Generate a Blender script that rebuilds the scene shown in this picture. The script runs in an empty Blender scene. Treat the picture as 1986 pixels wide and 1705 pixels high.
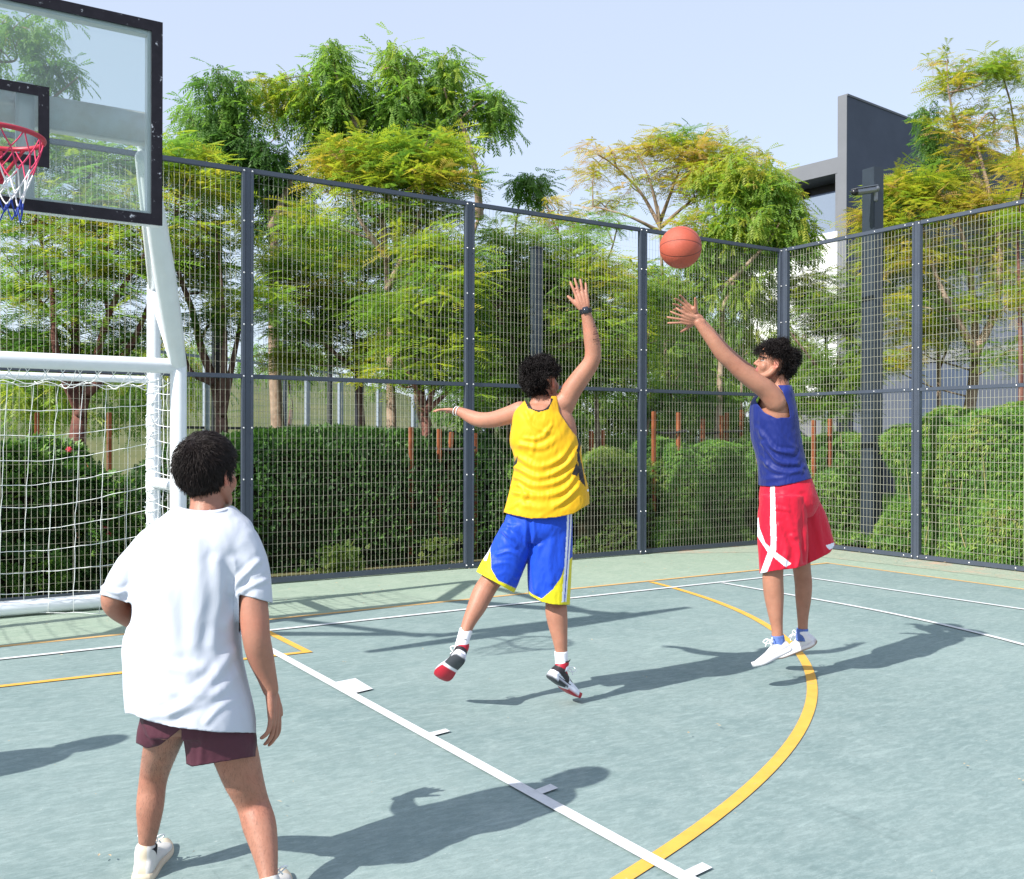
import bpy, bmesh, math, random
import numpy as np
from mathutils import Vector, Matrix, noise
random.seed(7); rng = np.random.default_rng(7)
scene = bpy.context.scene
COL = scene.collection
S = 0.845                       # survey units -> metres
# ------------------------------------------------------------------ camera
F, CX, CY = 1919.36, 993.0, 852.5
CAM = Vector((-12.9448*S, -11.6529*S, 1.8119*S))
yaw, pit, rol = -0.5726, -0.0031, 0.0029
fw = Vector((-math.sin(yaw)*math.cos(pit), math.cos(yaw)*math.cos(pit), math.sin(pit)))
rt0 = Vector((math.cos(yaw), math.sin(yaw), 0)); up0 = rt0.cross(fw)
rt = math.cos(rol)*rt0 + math.sin(rol)*up0
up = -math.sin(rol)*rt0 + math.cos(rol)*up0
cd = bpy.data.cameras.new('camera'); cam = bpy.data.objects.new('camera', cd); COL.objects.link(cam)
cd.sensor_width = 36; cd.sensor_fit = 'HORIZONTAL'; cd.lens = F/1986*36; cd.clip_end = 3000; cd.clip_start = .05
M = Matrix((rt, up, -fw)).transposed().to_4x4(); M.translation = CAM; cam.matrix_world = M
scene.camera = cam
# ------------------------------------------------------------------ light
SUN = Vector((-1.199, -0.138, 1.0)).normalized()
elev = math.asin(SUN.z); az = math.atan2(SUN.x, SUN.y)
w = bpy.data.worlds.new('World'); scene.world = w; w.use_nodes = True
nt = w.node_tree; bg = nt.nodes['Background']; sky = nt.nodes.new('ShaderNodeTexSky')
sky.sky_type = 'NISHITA'; sky.sun_disc = False; sky.sun_elevation = elev; sky.sun_rotation = az
sky.air_density = 1.0; sky.dust_density = 1.2; sky.ozone_density = 1.5; sky.altitude = 0
hz = nt.nodes.new('ShaderNodeMix'); hz.data_type = 'RGBA'; hz.inputs['Factor'].default_value = .7; hz.inputs['B'].default_value = (3.5, 3.9, 4.75, 1)   # milky summer haze
nt.links.new(sky.outputs[0], hz.inputs['A']); nt.links.new(hz.outputs['Result'], bg.inputs[0]); bg.inputs[1].default_value = 0.15
sl = bpy.data.lights.new('sun', 'SUN'); sl.energy = 4.9; sl.angle = math.radians(.55); sl.color = (1, .955, .89)
so = bpy.data.objects.new('sun', sl); COL.objects.link(so); so.rotation_euler = SUN.to_track_quat('Z', 'Y').to_euler(); so.location = (0, 0, 20)
scene.view_settings.view_transform = 'Standard'; scene.view_settings.look = 'None'
scene.view_settings.exposure = 0.62; scene.view_settings.gamma = 1
# ------------------------------------------------------------------ helpers
def U(px, py, D): return CAM + fw*D + rt*((px-CX)/F*D) + up*((CY-py)/F*D)
def G(px, py, z=0.0):
    d = fw*F + rt*(px-CX) + up*(CY-py); return CAM + d*((z-CAM.z)/d.z)
CAMn, RTn, UPn, FWn = (np.array(v) for v in (CAM, rt, up, fw))
def topx(P):
    d = P - CAMn; z = d@FWn
    return CX + F*(d@RTn)/z, CY - F*(d@UPn)/z, z
def srgb(r, g, b):
    f = lambda c: c/12.92 if c <= .04045 else ((c+.055)/1.055)**2.4
    return (f(r/255), f(g/255), f(b/255), 1)
def tag(o, label=None, cat=None, group=None, kind=None):
    if label: o['label'] = label
    if cat: o['category'] = cat
    if group: o['group'] = group
    if kind: o['kind'] = kind
    return o
def empty(name, loc=(0, 0, 0), label=None, cat=None, group=None):
    o = bpy.data.objects.new(name, None); COL.objects.link(o); o.location = loc; o.empty_display_size = .2
    return tag(o, label, cat, group)
def link_mesh(name, me, m=None, parent=None, smooth=False):
    o = bpy.data.objects.new(name, me); COL.objects.link(o)
    if m is not None:
        if isinstance(m, (list, tuple)):
            for k in m: me.materials.append(k)
        else: me.materials.append(m)
    if smooth: me.polygons.foreach_set('use_smooth', [True]*len(me.polygons))
    if parent is not None:
        o.parent = parent; o.matrix_parent_inverse = Matrix.Translation(-parent.location) if parent.parent is None else Matrix()
    return o
def obj(name, bm, m=None, parent=None, smooth=False):
    me = bpy.data.meshes.new(name); bm.to_mesh(me); bm.free()
    return link_mesh(name, me, m, parent, smooth)
def np_mesh(name, V, Q, tri=False):
    V = np.asarray(V, np.float32).reshape(-1, 3); Q = np.asarray(Q, np.int32); k = Q.shape[1]
    me = bpy.data.meshes.new(name); me.vertices.add(len(V)); me.vertices.foreach_set('co', V.ravel())
    me.loops.add(Q.size); me.loops.foreach_set('vertex_index', Q.ravel())
    me.polygons.add(len(Q)); me.polygons.foreach_set('loop_start', np.arange(len(Q), dtype=np.int32)*k)
    me.update(calc_edges=True); return me
def setattr_col(me, cols, name='col'):
    a = me.color_attributes.new(name, 'FLOAT_COLOR', 'POINT'); c = np.ones((len(me.vertices), 4), np.float32); c[:, :3] = cols
    a.data.foreach_set('color', c.ravel())
def box(bm, lo, hi, M=None, bev=0):
    vs = [Vector((x, y, z)) for x in (lo[0], hi[0]) for y in (lo[1], hi[1]) for z in (lo[2], hi[2])]
    if M is not None: vs = [M@v for v in vs]
    v = [bm.verts.new(p) for p in vs]
    fs = [bm.faces.new([v[i] for i in f]) for f in ((0, 1, 3, 2), (4, 6, 7, 5), (0, 4, 5, 1), (2, 3, 7, 6), (0, 2, 6, 4), (1, 5, 7, 3))]
    if bev:
        bmesh.ops.bevel(bm, geom=list({e for f in fs for e in f.edges}), offset=bev, segments=2, affect='EDGES')
def frame_axes(a, b, hint=Vector((0, 0, 1))):
    d = (b-a).normalized()
    s = d.cross(hint)
    if s.length < 1e-4: s = d.cross(Vector((1, 0, 0)))
    s.normalize(); return d, s, s.cross(d)
def beam(bm, a, b, w_, h_, bev=0, hint=Vector((0, 0, 1))):
    a = Vector(a); b = Vector(b); d, s, n = frame_axes(a, b, hint)
    M = Matrix((s, n, d)).transposed().to_4x4(); M.translation = a
    box(bm, (-w_/2, -h_/2, 0), (w_/2, h_/2, (b-a).length), M, bev)
def cr(P, n):
    P = [np.array(p, float) for p in P]
    Q = [2*P[0]-P[1]]+P+[2*P[-1]-P[-2]]; out = []
    for i in range(len(P)-1):
        a, b, c, d = Q[i:i+4]
        for k in range(n):
            t = k/n
            out.append(.5*((2*b)+(c-a)*t+(2*a-5*b+4*c-d)*t*t+(3*b-a-3*c+d)*t**3))
    out.append(P[-1]); return out
def tube(bm, pts, radii, n=12, sub=4, cap=True, flat=None, fr=1.0):
    """tapered tube through pts; flat = direction in which the section is scaled by fr"""
    K = cr([list(p)+[r] for p, r in zip(pts, radii)], sub) if sub > 1 and len(pts) > 1 else [np.array(list(p)+[r]) for p, r in zip(pts, radii)]
    C = [Vector(k[:3]) for k in K]; R_ = [k[3] for k in K]
    rings = []; prev = None
    def ring(c, d, r):
        nonlocal prev
        if prev is None: s = d.orthogonal().normalized()
        else:
            s = prev - d*prev.dot(d); s.normalize()
        prev = s; t = d.cross(s)
        out = []
        for k in range(n):
            a = 2*math.pi*k/n; v = s*math.cos(a)*r + t*math.sin(a)*r
            if flat is not None: v = v - flat*(v.dot(flat)*(1-fr))
            out.append(bm.verts.new(c+v))
        rings.append(out)
    N = len(C)
    D_ = [(C[min(i+1, N-1)]-C[max(i-1, 0)]).normalized() for i in range(N)]
    if cap:
        for q in (.97, .75, .4): ring(C[0]-D_[0]*R_[0]*q, D_[0], R_[0]*math.sqrt(1-q*q))
    for i in range(N): ring(C[i], D_[i], max(R_[i], 1e-4))
    if cap:
        for q in (.4, .75, .97): ring(C[-1]+D_[-1]*R_[-1]*q, D_[-1], R_[-1]*math.sqrt(1-q*q))
    for a, b in zip(rings, rings[1:]):
        for k in range(n): bm.faces.new((a[k], a[(k+1) % n], b[(k+1) % n], b[k]))
    bm.faces.new(list(reversed(rings[0]))); bm.faces.new(rings[-1])
def loft(bm, rings, n=40, sub=3, power=2.0):
    """rings: (centre, side half vector, depth half vector)"""
    K = cr([list(c)+list(a)+list(b) for c, a, b in rings], sub); R_ = []
    e = 2.0/power
    for k in K:
        c, a, b = Vector(k[:3]), Vector(k[3:6]), Vector(k[6:9]); o = []
        for j in range(n):
            t = 2*math.pi*j/n; cc, ss = math.cos(t), math.sin(t)
            o.append(bm.verts.new(c+a*(abs(cc)**e*(1 if cc >= 0 else -1))+b*(abs(ss)**e*(1 if ss >= 0 else -1))))
        R_.append(o)
    for a, b in zip(R_, R_[1:]):
        for j in range(n): bm.faces.new((a[j], a[(j+1) % n], b[(j+1) % n], b[j]))
    bm.faces.new(list(reversed(R_[0]))); bm.faces.new(R_[-1])
def ell(bm, c, ax, n=20):
    """ax: three half-axis vectors"""
    g = bmesh.ops.create_uvsphere(bm, u_segments=n, v_segments=max(8, n//2), radius=1)
    M = Matrix((ax[0], ax[1], ax[2])).transposed()
    for v in g['verts']: v.co = Vector(c)+M@v.co
def remesh(bm, voxel):
    bmesh.ops.recalc_face_normals(bm, faces=bm.faces)
    me = bpy.data.meshes.new('tmp'); bm.to_mesh(me); bm.free()
    o = bpy.data.objects.new('tmp', me); COL.objects.link(o)
    m = o.modifiers.new('r', 'REMESH'); m.mode = 'VOXEL'; m.voxel_size = voxel; m.adaptivity = 0
    dg = bpy.context.evaluated_depsgraph_get(); dg.update()
    out = bpy.data.meshes.new_from_object(o.evaluated_get(dg)); bpy.data.objects.remove(o); bpy.data.meshes.remove(me)
    out.materials.clear(); return out
def co(me):
    a = np.empty(len(me.vertices)*3, np.float32); me.vertices.foreach_get('co', a); return a.reshape(-1, 3).astype(float)
def normals(me):
    me.update(); a = np.empty(len(me.vertices)*3, np.float32); me.vertices.foreach_get('normal', a); return a.reshape(-1, 3).astype(float)
def setco(me, V): me.vertices.foreach_set('co', V.astype(np.float32).ravel()); me.update()
def smooth(me, it, wfn=None, f=.6):
    V = co(me); E = np.empty(len(me.edges)*2, np.int32); me.edges.foreach_get('vertices', E); E = E.reshape(-1, 2)
    deg = np.bincount(E.ravel(), minlength=len(V)).astype(float); deg[deg == 0] = 1
    W = np.full((len(V), 1), f) if wfn is None else (f*wfn(V)).reshape(-1, 1)
    for _ in range(it):
        A = np.zeros_like(V)
        for ax in range(3):
            A[:, ax] = np.bincount(E[:, 0], V[E[:, 1], ax], len(V)) + np.bincount(E[:, 1], V[E[:, 0], ax], len(V))
        V = V + W*(A/deg[:, None]-V)
    setco(me, V)
def inpoly(x, y, poly):
    ins = np.zeros(len(x), bool); n = len(poly)
    for i in range(n):
        x0, y0 = poly[i]; x1, y1 = poly[(i+1) % n]
        if y0 == y1: continue
        c = ((y0 > y) != (y1 > y)) & (x < (x1-x0)*(y-y0)/(y1-y0)+x0); ins ^= c
    return ins
def polyd(x, y, line):
    """distance to polyline in px"""
    d = np.full(len(x), 1e9)
    for (x0, y0), (x1, y1) in zip(line, line[1:]):
        L = (x1-x0)**2+(y1-y0)**2+1e-9; t = np.clip(((x-x0)*(x1-x0)+(y-y0)*(y1-y0))/L, 0, 1)
        d = np.minimum(d, np.hypot(x-x0-t*(x1-x0), y-y0-t*(y1-y0)))
    return d
def cut(me, delmask_fn, it=8):
    """delete faces whose centre is masked, then relax the new boundary loops"""
    bm = bmesh.new(); bm.from_mesh(me); bm.faces.ensure_lookup_table()
    Cn = np.array([f.calc_center_median() for f in bm.faces]); m = delmask_fn(Cn)
    bmesh.ops.delete(bm, geom=[f for f, k in zip(bm.faces, m) if k], context='FACES')
    # keep biggest pieces only
    for _ in range(it):
        B = [v for v in bm.verts if v.is_boundary]; new = {}
        for v in B:
            nb = [e.other_vert(v) for e in v.link_edges if e.is_boundary]
            if len(nb) == 2: new[v] = v.co*.4+(nb[0].co+nb[1].co)*.3
        for v, c in new.items(): v.co = c
    bm.to_mesh(me); bm.free(); return me
def solidify(me, t):
    o = bpy.data.objects.new('tmp', me); COL.objects.link(o)
    m = o.modifiers.new('s', 'SOLIDIFY'); m.thickness = t; m.offset = -1
    dg = bpy.context.evaluated_depsgraph_get(); dg.update()
    out = bpy.data.meshes.new_from_object(o.evaluated_get(dg)); bpy.data.objects.remove(o); out.materials.clear(); return out
def vnoise(V, scale, seed=0, stretch=(1, 1, 1)):
    s = np.array(stretch)*scale
    return np.array([noise.noise(Vector(p)) for p in (V*s+seed*17.3)])
# ------------------------------------------------------------------ materials
def mat(name, col, rough=.6, spec=.5, metal=0, noise_amt=0, nscale=8, bump=0, bscale=40, col2=None, attr=None, transl=0, coat=0, sheen=0, sss=0):
    m = bpy.data.materials.new(name); m.use_nodes = True; n = m.node_tree; P = n.nodes['Principled BSDF']; L = n.links
    P.inputs['Roughness'].default_value = rough; P.inputs['Metallic'].default_value = metal
    P.inputs['Specular IOR Level'].default_value = spec
    if coat: P.inputs['Coat Weight'].default_value = coat; P.inputs['Coat Roughness'].default_value = .2
    if sheen: P.inputs['Sheen Weight'].default_value = sheen
    if sss: P.inputs['Subsurface Weight'].default_value = sss; P.inputs['Subsurface Radius'].default_value = (.012, .005, .003); P.inputs['Subsurface Scale'].default_value = 1
    tc = n.nodes.new('ShaderNodeTexCoord')
    if attr:
        a = n.nodes.new('ShaderNodeAttribute'); a.attribute_name = attr; src = a.outputs['Color']
    else:
        c = n.nodes.new('ShaderNodeRGB'); c.outputs[0].default_value = col; src = c.outputs[0]
    if noise_amt:
        nz = n.nodes.new('ShaderNodeTexNoise'); nz.inputs['Scale'].default_value = nscale; nz.inputs['Detail'].default_value = 6; nz.inputs['Roughness'].default_value = .65
        L.new(tc.outputs['Object'], nz.inputs['Vector'])
        mx = n.nodes.new('ShaderNodeMix'); mx.data_type = 'RGBA'; mr = n.nodes.new('ShaderNodeMapRange')
        mr.inputs['From Min'].default_value = .35; mr.inputs['From Max'].default_value = .65; L.new(nz.outputs[0], mr.inputs['Value'])
        L.new(mr.outputs[0], mx.inputs['Factor']); L.new(src, mx.inputs['A'])
        if col2 is not None: mx.inputs['B'].default_value = col2
        else:
            h = n.nodes.new('ShaderNodeHueSaturation'); h.inputs['Value'].default_value = 1-noise_amt; L.new(src, h.inputs['Color']); L.new(h.outputs[0], mx.inputs['B'])
        src = mx.outputs['Result']
    L.new(src, P.inputs['Base Color'])
    if bump:
        nb = n.nodes.new('ShaderNodeTexNoise'); nb.inputs['Scale'].default_value = bscale; nb.inputs['Detail'].default_value = 4
        L.new(tc.outputs['Object'], nb.inputs['Vector']); b = n.nodes.new('ShaderNodeBump'); b.inputs['Strength'].default_value = bump; b.inputs['Distance'].default_value = .01
        L.new(nb.outputs[0], b.inputs['Height']); L.new(b.outputs[0], P.inputs['Normal'])
    if transl:
        t = n.nodes.new('ShaderNodeBsdfTranslucent'); L.new(src, t.inputs['Color']); ms = n.nodes.new('ShaderNodeMixShader'); ms.inputs[0].default_value = transl
        L.new(P.outputs[0], ms.inputs[1]); L.new(t.outputs[0], ms.inputs[2]); L.new(ms.outputs[0], n.nodes['Material Output'].inputs[0])
    return m
def leafmat(name, stops, transl=.4):
    m = bpy.data.materials.new(name); m.use_nodes = True; n = m.node_tree; L = n.links; P = n.nodes['Principled BSDF']
    P.inputs['Roughness'].default_value = .5; P.inputs['Specular IOR Level'].default_value = .35
    a = n.nodes.new('ShaderNodeAttribute'); a.attribute_name = 'tint'; r = n.nodes.new('ShaderNodeValToRGB')
    el = r.color_ramp.elements
    while len(el) < len(stops): el.new(.5)
    for e, (p_, c) in zip(el, stops): e.position = p_; e.color = (*c, 1)
    L.new(a.outputs['Fac'], r.inputs[0]); L.new(r.outputs[0], P.inputs['Base Color'])
    t = n.nodes.new('ShaderNodeBsdfTranslucent'); h = n.nodes.new('ShaderNodeHueSaturation'); h.inputs['Value'].default_value = 1.5; h.inputs['Saturation'].default_value = 1.1
    L.new(r.outputs[0], h.inputs['Color']); L.new(h.outputs[0], t.inputs['Color'])
    ms = n.nodes.new('ShaderNodeMixShader'); ms.inputs[0].default_value = transl
    L.new(P.outputs[0], ms.inputs[1]); L.new(t.outputs[0], ms.inputs[2]); L.new(ms.outputs[0], n.nodes['Material Output'].inputs[0])
    return m
# ================================================================== SETTING
def groundmat(name, c1, c2, c3, dust=0.0):
    m = bpy.data.materials.new(name); m.use_nodes = True; n = m.node_tree; L = n.links; P = n.nodes['Principled BSDF']
    P.inputs['Roughness'].default_value = .75; P.inputs['Specular IOR Level'].default_value = .3
    tc = n.nodes.new('ShaderNodeTexCoord')
    def nz(scale, det=5, rough=.6, sc=(1, 1, 1), rot=0, dist=0):
        mp = n.nodes.new('ShaderNodeMapping'); mp.inputs['Scale'].default_value = sc; mp.inputs['Rotation'].default_value = (0, 0, rot)
        L.new(tc.outputs['Object'], mp.inputs[0]); t = n.nodes.new('ShaderNodeTexNoise'); t.inputs['Scale'].default_value = scale
        t.inputs['Detail'].default_value = det; t.inputs['Roughness'].default_value = rough; t.inputs['Distortion'].default_value = dist
        L.new(mp.outputs[0], t.inputs['Vector']); return t.outputs[0]
    def rng_(v, a, b, lo=0, hi=1):
        r = n.nodes.new('ShaderNodeMapRange'); r.inputs['From Min'].default_value = a; r.inputs['From Max'].default_value = b
        r.inputs['To Min'].default_value = lo; r.inputs['To Max'].default_value = hi; L.new(v, r.inputs['Value']); return r.outputs[0]
    def mix(f, A, B):
        x = n.nodes.new('ShaderNodeMix'); x.data_type = 'RGBA'; L.new(f, x.inputs['Factor'])
        for s, v in (('A', A), ('B', B)):
            if isinstance(v, tuple): x.inputs[s].default_value = v
            else: L.new(v, x.inputs[s])
        return x.outputs['Result']
    a = mix(rng_(nz(.55, 4), .35, .65), c1, c2)
    a = mix(rng_(nz(3.2, 8, .7, (1, 1, 1), 0, .8), .45, .72, 0, .55), a, c3)
    a = mix(rng_(nz(7, 6, .72, (.35, 1.6, 1), .5, 1.2), .56, .74, 0, .55), a, tuple(min(1, x*1.35) for x in c3[:3])+(1,))
    a = mix(rng_(nz(5, 6, .7, (1.7, .3, 1), -.3, 1.5), .60, .78, 0, .5), a, tuple(x*.62 for x in c1[:3])+(1,))
    a = mix(rng_(nz(140, 2, .5), .3, .7, 0, .16), a, tuple(x*.55 for x in c1[:3])+(1,))
    # fine mottling, grit and scuffs
    a = mix(rng_(nz(27, 7, .75, (.5, 1.4, 1), .57, .4), .44, .62, 0, .36), a, tuple(min(1, x*1.22) for x in c3[:3])+(1,))
    a = mix(rng_(nz(34, 7, .75, (.55, 1.5, 1), .57, .5), .52, .68, 0, .34), a, tuple(x*.66 for x in c1[:3])+(1,))
    a = mix(rng_(nz(75, 4, .7), .56, .70, 0, .35), a, tuple(x*.6 for x in c1[:3])+(1,))
    a = mix(rng_(nz(48, 5, .8), .64, .70, 0, .6), a, (.52, .55, .53, 1))
    a = mix(rng_(nz(2.2, 9, .8, (6, .5, 1), .9, 2.5), .66, .72, 0, .35), a, (.62, .68, .66, 1))
    a = mix(rng_(nz(2.0, 9, .8, (.5, 7, 1), .25, 2.0), .66, .74, 0, .3), a, tuple(x*.55 for x in c1[:3])+(1,))
    if dust:
        a = mix(rng_(nz(1.3, 8, .75), .5, .62, 0, dust), a, (.50, .33, .24, 1))
    L.new(a, P.inputs['Base Color'])
    b = n.nodes.new('ShaderNodeBump'); b.inputs['Strength'].default_value = .25; b.inputs['Distance'].default_value = .004
    L.new(nz(220, 3), b.inputs['Height']); L.new(b.outputs[0], P.inputs['Normal']); return m
M_court = groundmat('teal_acrylic', (.160, .230, .228, 1), (.212, .284, .275, 1), (.28, .348, .338, 1))
M_border = groundmat('green_acrylic', (.25, .33, .26, 1), (.28, .355, .28, 1), (.36, .42, .34, 1))
M_dusty = groundmat('dusty_green_acrylic', (.27, .33, .26, 1), (.31, .355, .28, 1), (.38, .41, .33, 1), dust=.85)
M_soil = mat('soil', (.16, .115, .07, 1), .95, .2, noise_amt=.5, nscale=1.5, col2=(.10, .12, .045, 1), bump=.6, bscale=6)
def sheet(name, pts, z, m, kind='structure', holes=None):
    bm = bmesh.new(); bm.faces.new([bm.verts.new((x, y, z)) for x, y in pts]); bmesh.ops.recalc_face_normals(bm, faces=bm.faces)
    for f in bm.faces:
        if f.normal.z < 0: f.normal_flip()
    o = obj(name, bm, m); tag(o, kind=kind); return o
# terrain reaches the horizon and rises to a green bank behind the far court
bm = bmesh.new(); nx, ny = 120, 120
gx = [math.copysign(abs(t)**3, t)*900 for t in np.linspace(-1, 1, nx)]; gy = [math.copysign(abs(t)**3, t)*900 for t in np.linspace(-1, 1, ny)]
grid = []
for y in gy:
    row = []
    for x in gx:
        P = Vector((x-4, y+4, 0)); rel = P-CAM; d = rel.dot(fw); side = rel.dot(rt)
        h = 0
        if d > 33: h = min(4.2, (d-33)*.34)*max(0, min(1, (5-side)/12))
        row.append(bm.verts.new((P.x, P.y, h-.02+.0*d)))
    grid.append(row)
for a, b in zip(grid, grid[1:]):
    for i in range(nx-1): bm.faces.new((a[i], a[i+1], b[i+1], b[i]))
M_bank = mat('planted_ground', (.065, .09, .035, 1), .95, .2, noise_amt=1, nscale=.5, col2=(.12, .125, .055, 1), bump=.5, bscale=5)
tag(obj('terrain', bm, M_bank, smooth=True), kind='structure')
sheet('soil_bed', [(-30, .1), (.12, .1), (.12, -30), (12, -30), (12, 12), (-30, 12)], .0, M_soil)
sheet('court_border', [(-34, .12), (.14, .12), (.14, -26), (-34, -26)], .010, M_border)
cx0, cy0 = -1.47*S, -2.27*S
sheet('court_surface', [(-32, cy0), (cx0, cy0), (cx0, -24), (-32, -24)], .013, M_court)
sheet('court_dust', [(-2.6, .06), (.1, .06), (.1, -7), (-.62, -7), (-.7, -2.6), (-.9, -.75)], .0125, M_dusty)
sheet('concrete_kerb', [(.10, .2), (.34, .2), (.34, -26), (.10, -26)], .03, mat('kerb', (.45, .40, .36, 1), .9, noise_amt=.3, nscale=4))
def paintmat(name, col):
    m = mat(name, col, .7, noise_amt=.14, nscale=10); n = m.node_tree; L = n.links; P = n.nodes['Principled BSDF']; src = P.inputs['Base Color'].links[0].from_socket
    tc = [x for x in n.nodes if x.type == 'TEX_COORD'][0]
    for sc, lo, hi, fac in ((70, .60, .68, .55), (9, .60, .72, .45), (260, .60, .66, .3)):
        t = n.nodes.new('ShaderNodeTexNoise'); t.inputs['Scale'].default_value = sc; t.inputs['Detail'].default_value = 8; t.inputs['Roughness'].default_value = .7; L.new(tc.outputs['Object'], t.inputs['Vector'])
        r = n.nodes.new('ShaderNodeMapRange'); r.inputs['From Min'].default_value = lo; r.inputs['From Max'].default_value = hi; r.inputs['To Max'].default_value = fac; L.new(t.outputs[0], r.inputs['Value'])
        x = n.nodes.new('ShaderNodeMix'); x.data_type = 'RGBA'; L.new(r.outputs[0], x.inputs['Factor']); L.new(src, x.inputs['A']); x.inputs['B'].default_value = (.24, .30, .29, 1); src = x.outputs['Result']
    L.new(src, P.inputs['Base Color']); return m
M_wl = paintmat('white_line_paint', (.66, .68, .70, 1))
M_yl = paintmat('amber_line_paint', (.74, .40, .06, 1))
M_ol = paintmat('orange_line_paint', (.62, .38, .15, 1))
def line(bm, pts, w_, z):
    P = [Vector((a*S, b*S, 0)) for a, b in pts]; L_, R_ = [], []
    for i, p in enumerate(P):
        d0 = (P[i]-P[i-1]).normalized() if i else (P[1]-P[0]).normalized()
        d1 = (P[i+1]-P[i]).normalized() if i < len(P)-1 else d0
        t = (d0+d1).normalized(); nrm = Vector((-t.y, t.x, 0)); k = w_/2/max(.3, nrm.dot(Vector((-d1.y, d1.x, 0))))
        L_.append(bm.verts.new((p.x+nrm.x*k, p.y+nrm.y*k, z))); R_.append(bm.verts.new((p.x-nrm.x*k, p.y-nrm.y*k, z)))
    for i in range(len(P)-1): bm.faces.new((R_[i], R_[i+1], L_[i+1], L_[i]))
def paint(name, lines, z, m, quads=()):
    bm = bmesh.new()
    for k, (pts, w_) in enumerate(lines): line(bm, pts, w_, z+k*.0003)
    for q in quads: bm.faces.new([bm.verts.new((a*S, b*S, z+.002)) for a, b in q])
    bmesh.ops.recalc_face_normals(bm, faces=bm.faces)
    for f in bm.faces:
        if f.normal.z < 0: f.normal_flip()
    tag(obj(name, bm, m), kind='structure')
paint('orange_court_line', [([(-24, -2.2), (-11, -2.25), (-1.49, -2.21), (-1.43, -14)], .055)], .0155, M_ol)
arc = [(-4.89, -2.28), (-5.17, -3.91), (-5.86, -5.16), (-6.81, -6.42), (-7.22, -6.82), (-7.74, -7.22), (-8.54, -7.76), (-9.49, -8.18), (-10.25, -8.45), (-11.2, -8.62), (-13, -8.7), (-15, -8.5)]
apx = [(1263, 1132), (1319, 1147), (1380, 1166), (1437, 1190), (1493, 1223), (1535, 1255), (1566, 1297), (1575, 1350), (1566, 1400), (1544, 1440), (1509, 1483), (1453, 1531), (1378, 1591), (1319, 1636), (1248, 1695)]
AA = np.array([[G(x, y).x/S, G(x, y).y/S] for x, y in apx])-np.array([-10.9, -2.3]); AT = np.arctan2(AA[:, 1], AA[:, 0]); pf = np.polyfit(AT, np.hypot(AA[:, 0], AA[:, 1]), 4)
arcs = [(-10.9+np.polyval(pf, t)*math.cos(t), -2.3+np.polyval(pf, t)*math.sin(t)) for t in np.linspace(AT[0]+.002, AT[-1], 70)]
tdx, tdy = arcs[-1][0]-arcs[-4][0], arcs[-1][1]-arcs[-4][1]; tl_ = math.hypot(tdx, tdy); arcs += [(arcs[-1][0]+tdx/tl_*k, arcs[-1][1]+tdy/tl_*k*(1-.12*k)) for k in (.5, 1, 2)]
arcs = [arcs[0]]+[a for a in arcs[1:]]
paint('yellow_court_line', [(arcs, .062), ([(-9.92, -2.32), (-9.92, -3.84), (-12.2, -3.75), (-14.9, -3.7), (-14.9, -2.3)], .055)], .018, M_yl)
tp = [(-4.19, -2.85), (-4.19, -4.4)]+[(-12.2+8.01*math.cos(a), -4.4-8.01*math.sin(a)) for a in np.linspace(.04, 1.6, 40)]
paint('white_court_line', [([(-24, -2.81), (-2.93, -2.79), (-2.84, -6), (-2.8, -14)], .05), (tp, .05),
      ([(-10.155, -2.84), (-10.175, -9.75)], .062), ([(-14.6, -2.84), (-14.6, -9.75)], .062), ([(-14.6, -9.72), (-10.2, -9.72)], .06)], .0205, M_wl,
      [[(-10.14, -4.93), (-9.96, -4.90), (-9.98, -5.25), (-10.14, -5.29)], [(-10.14, -6.38), (-10.01, -6.36), (-10.01, -6.42), (-10.14, -6.445)],
       [(-10.14, -7.52), (-10.02, -7.49), (-10.02, -7.56), (-10.14, -7.585)], [(-10.14, -8.62), (-10.02, -8.60), (-10.02, -8.66), (-10.14, -8.68)]])
# ------------------------------------------------------------------ cage fence
M_post = mat('slate_powdercoat', (.060, .075, .105, 1), .42, .5, noise_amt=.15, nscale=3)
M_wire = mat('galvanised_wire', (.38, .38, .30, 1), .6, .4)
M_bolt = mat('bolt_zinc', (.8, .8, .8, 1), .35, .6, metal=.6)
H1, HM = 5*S, 2.52*S
def wires(bm, p0, p1, z0, z1, dx=.05, dz=.12, r=.0026, rh=.6, off=.008, diam4=True):
    p0 = Vector(p0); p1 = Vector(p1); L_ = (p1-p0).length; d = (p1-p0).normalized(); nrm = Vector((-d.y, d.x, 0))
    def bar(a, b, r):
        dd, s, t = frame_axes(a, b, nrm)
        q = [s*r, t*r, -s*r, -t*r]; A = [bm.verts.new(a+k) for k in q]; B = [bm.verts.new(b+k) for k in q]
        for i in range(4): bm.faces.new((A[i], A[(i+1) % 4], B[(i+1) % 4], B[i]))
    n_ = int(L_/dx)
    for i in range(1, n_): a = p0+d*(i*L_/n_); bar(Vector((a.x, a.y, z0)), Vector((a.x, a.y, z1)), r)
    m_ = int((z1-z0)/dz)
    for j in range(1, m_):
        z = z0+(z1-z0)*j/m_; bar(Vector((p0.x, p0.y, z))+nrm*off, Vector((p1.x, p1.y, z))+nrm*off, r*rh)
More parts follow.
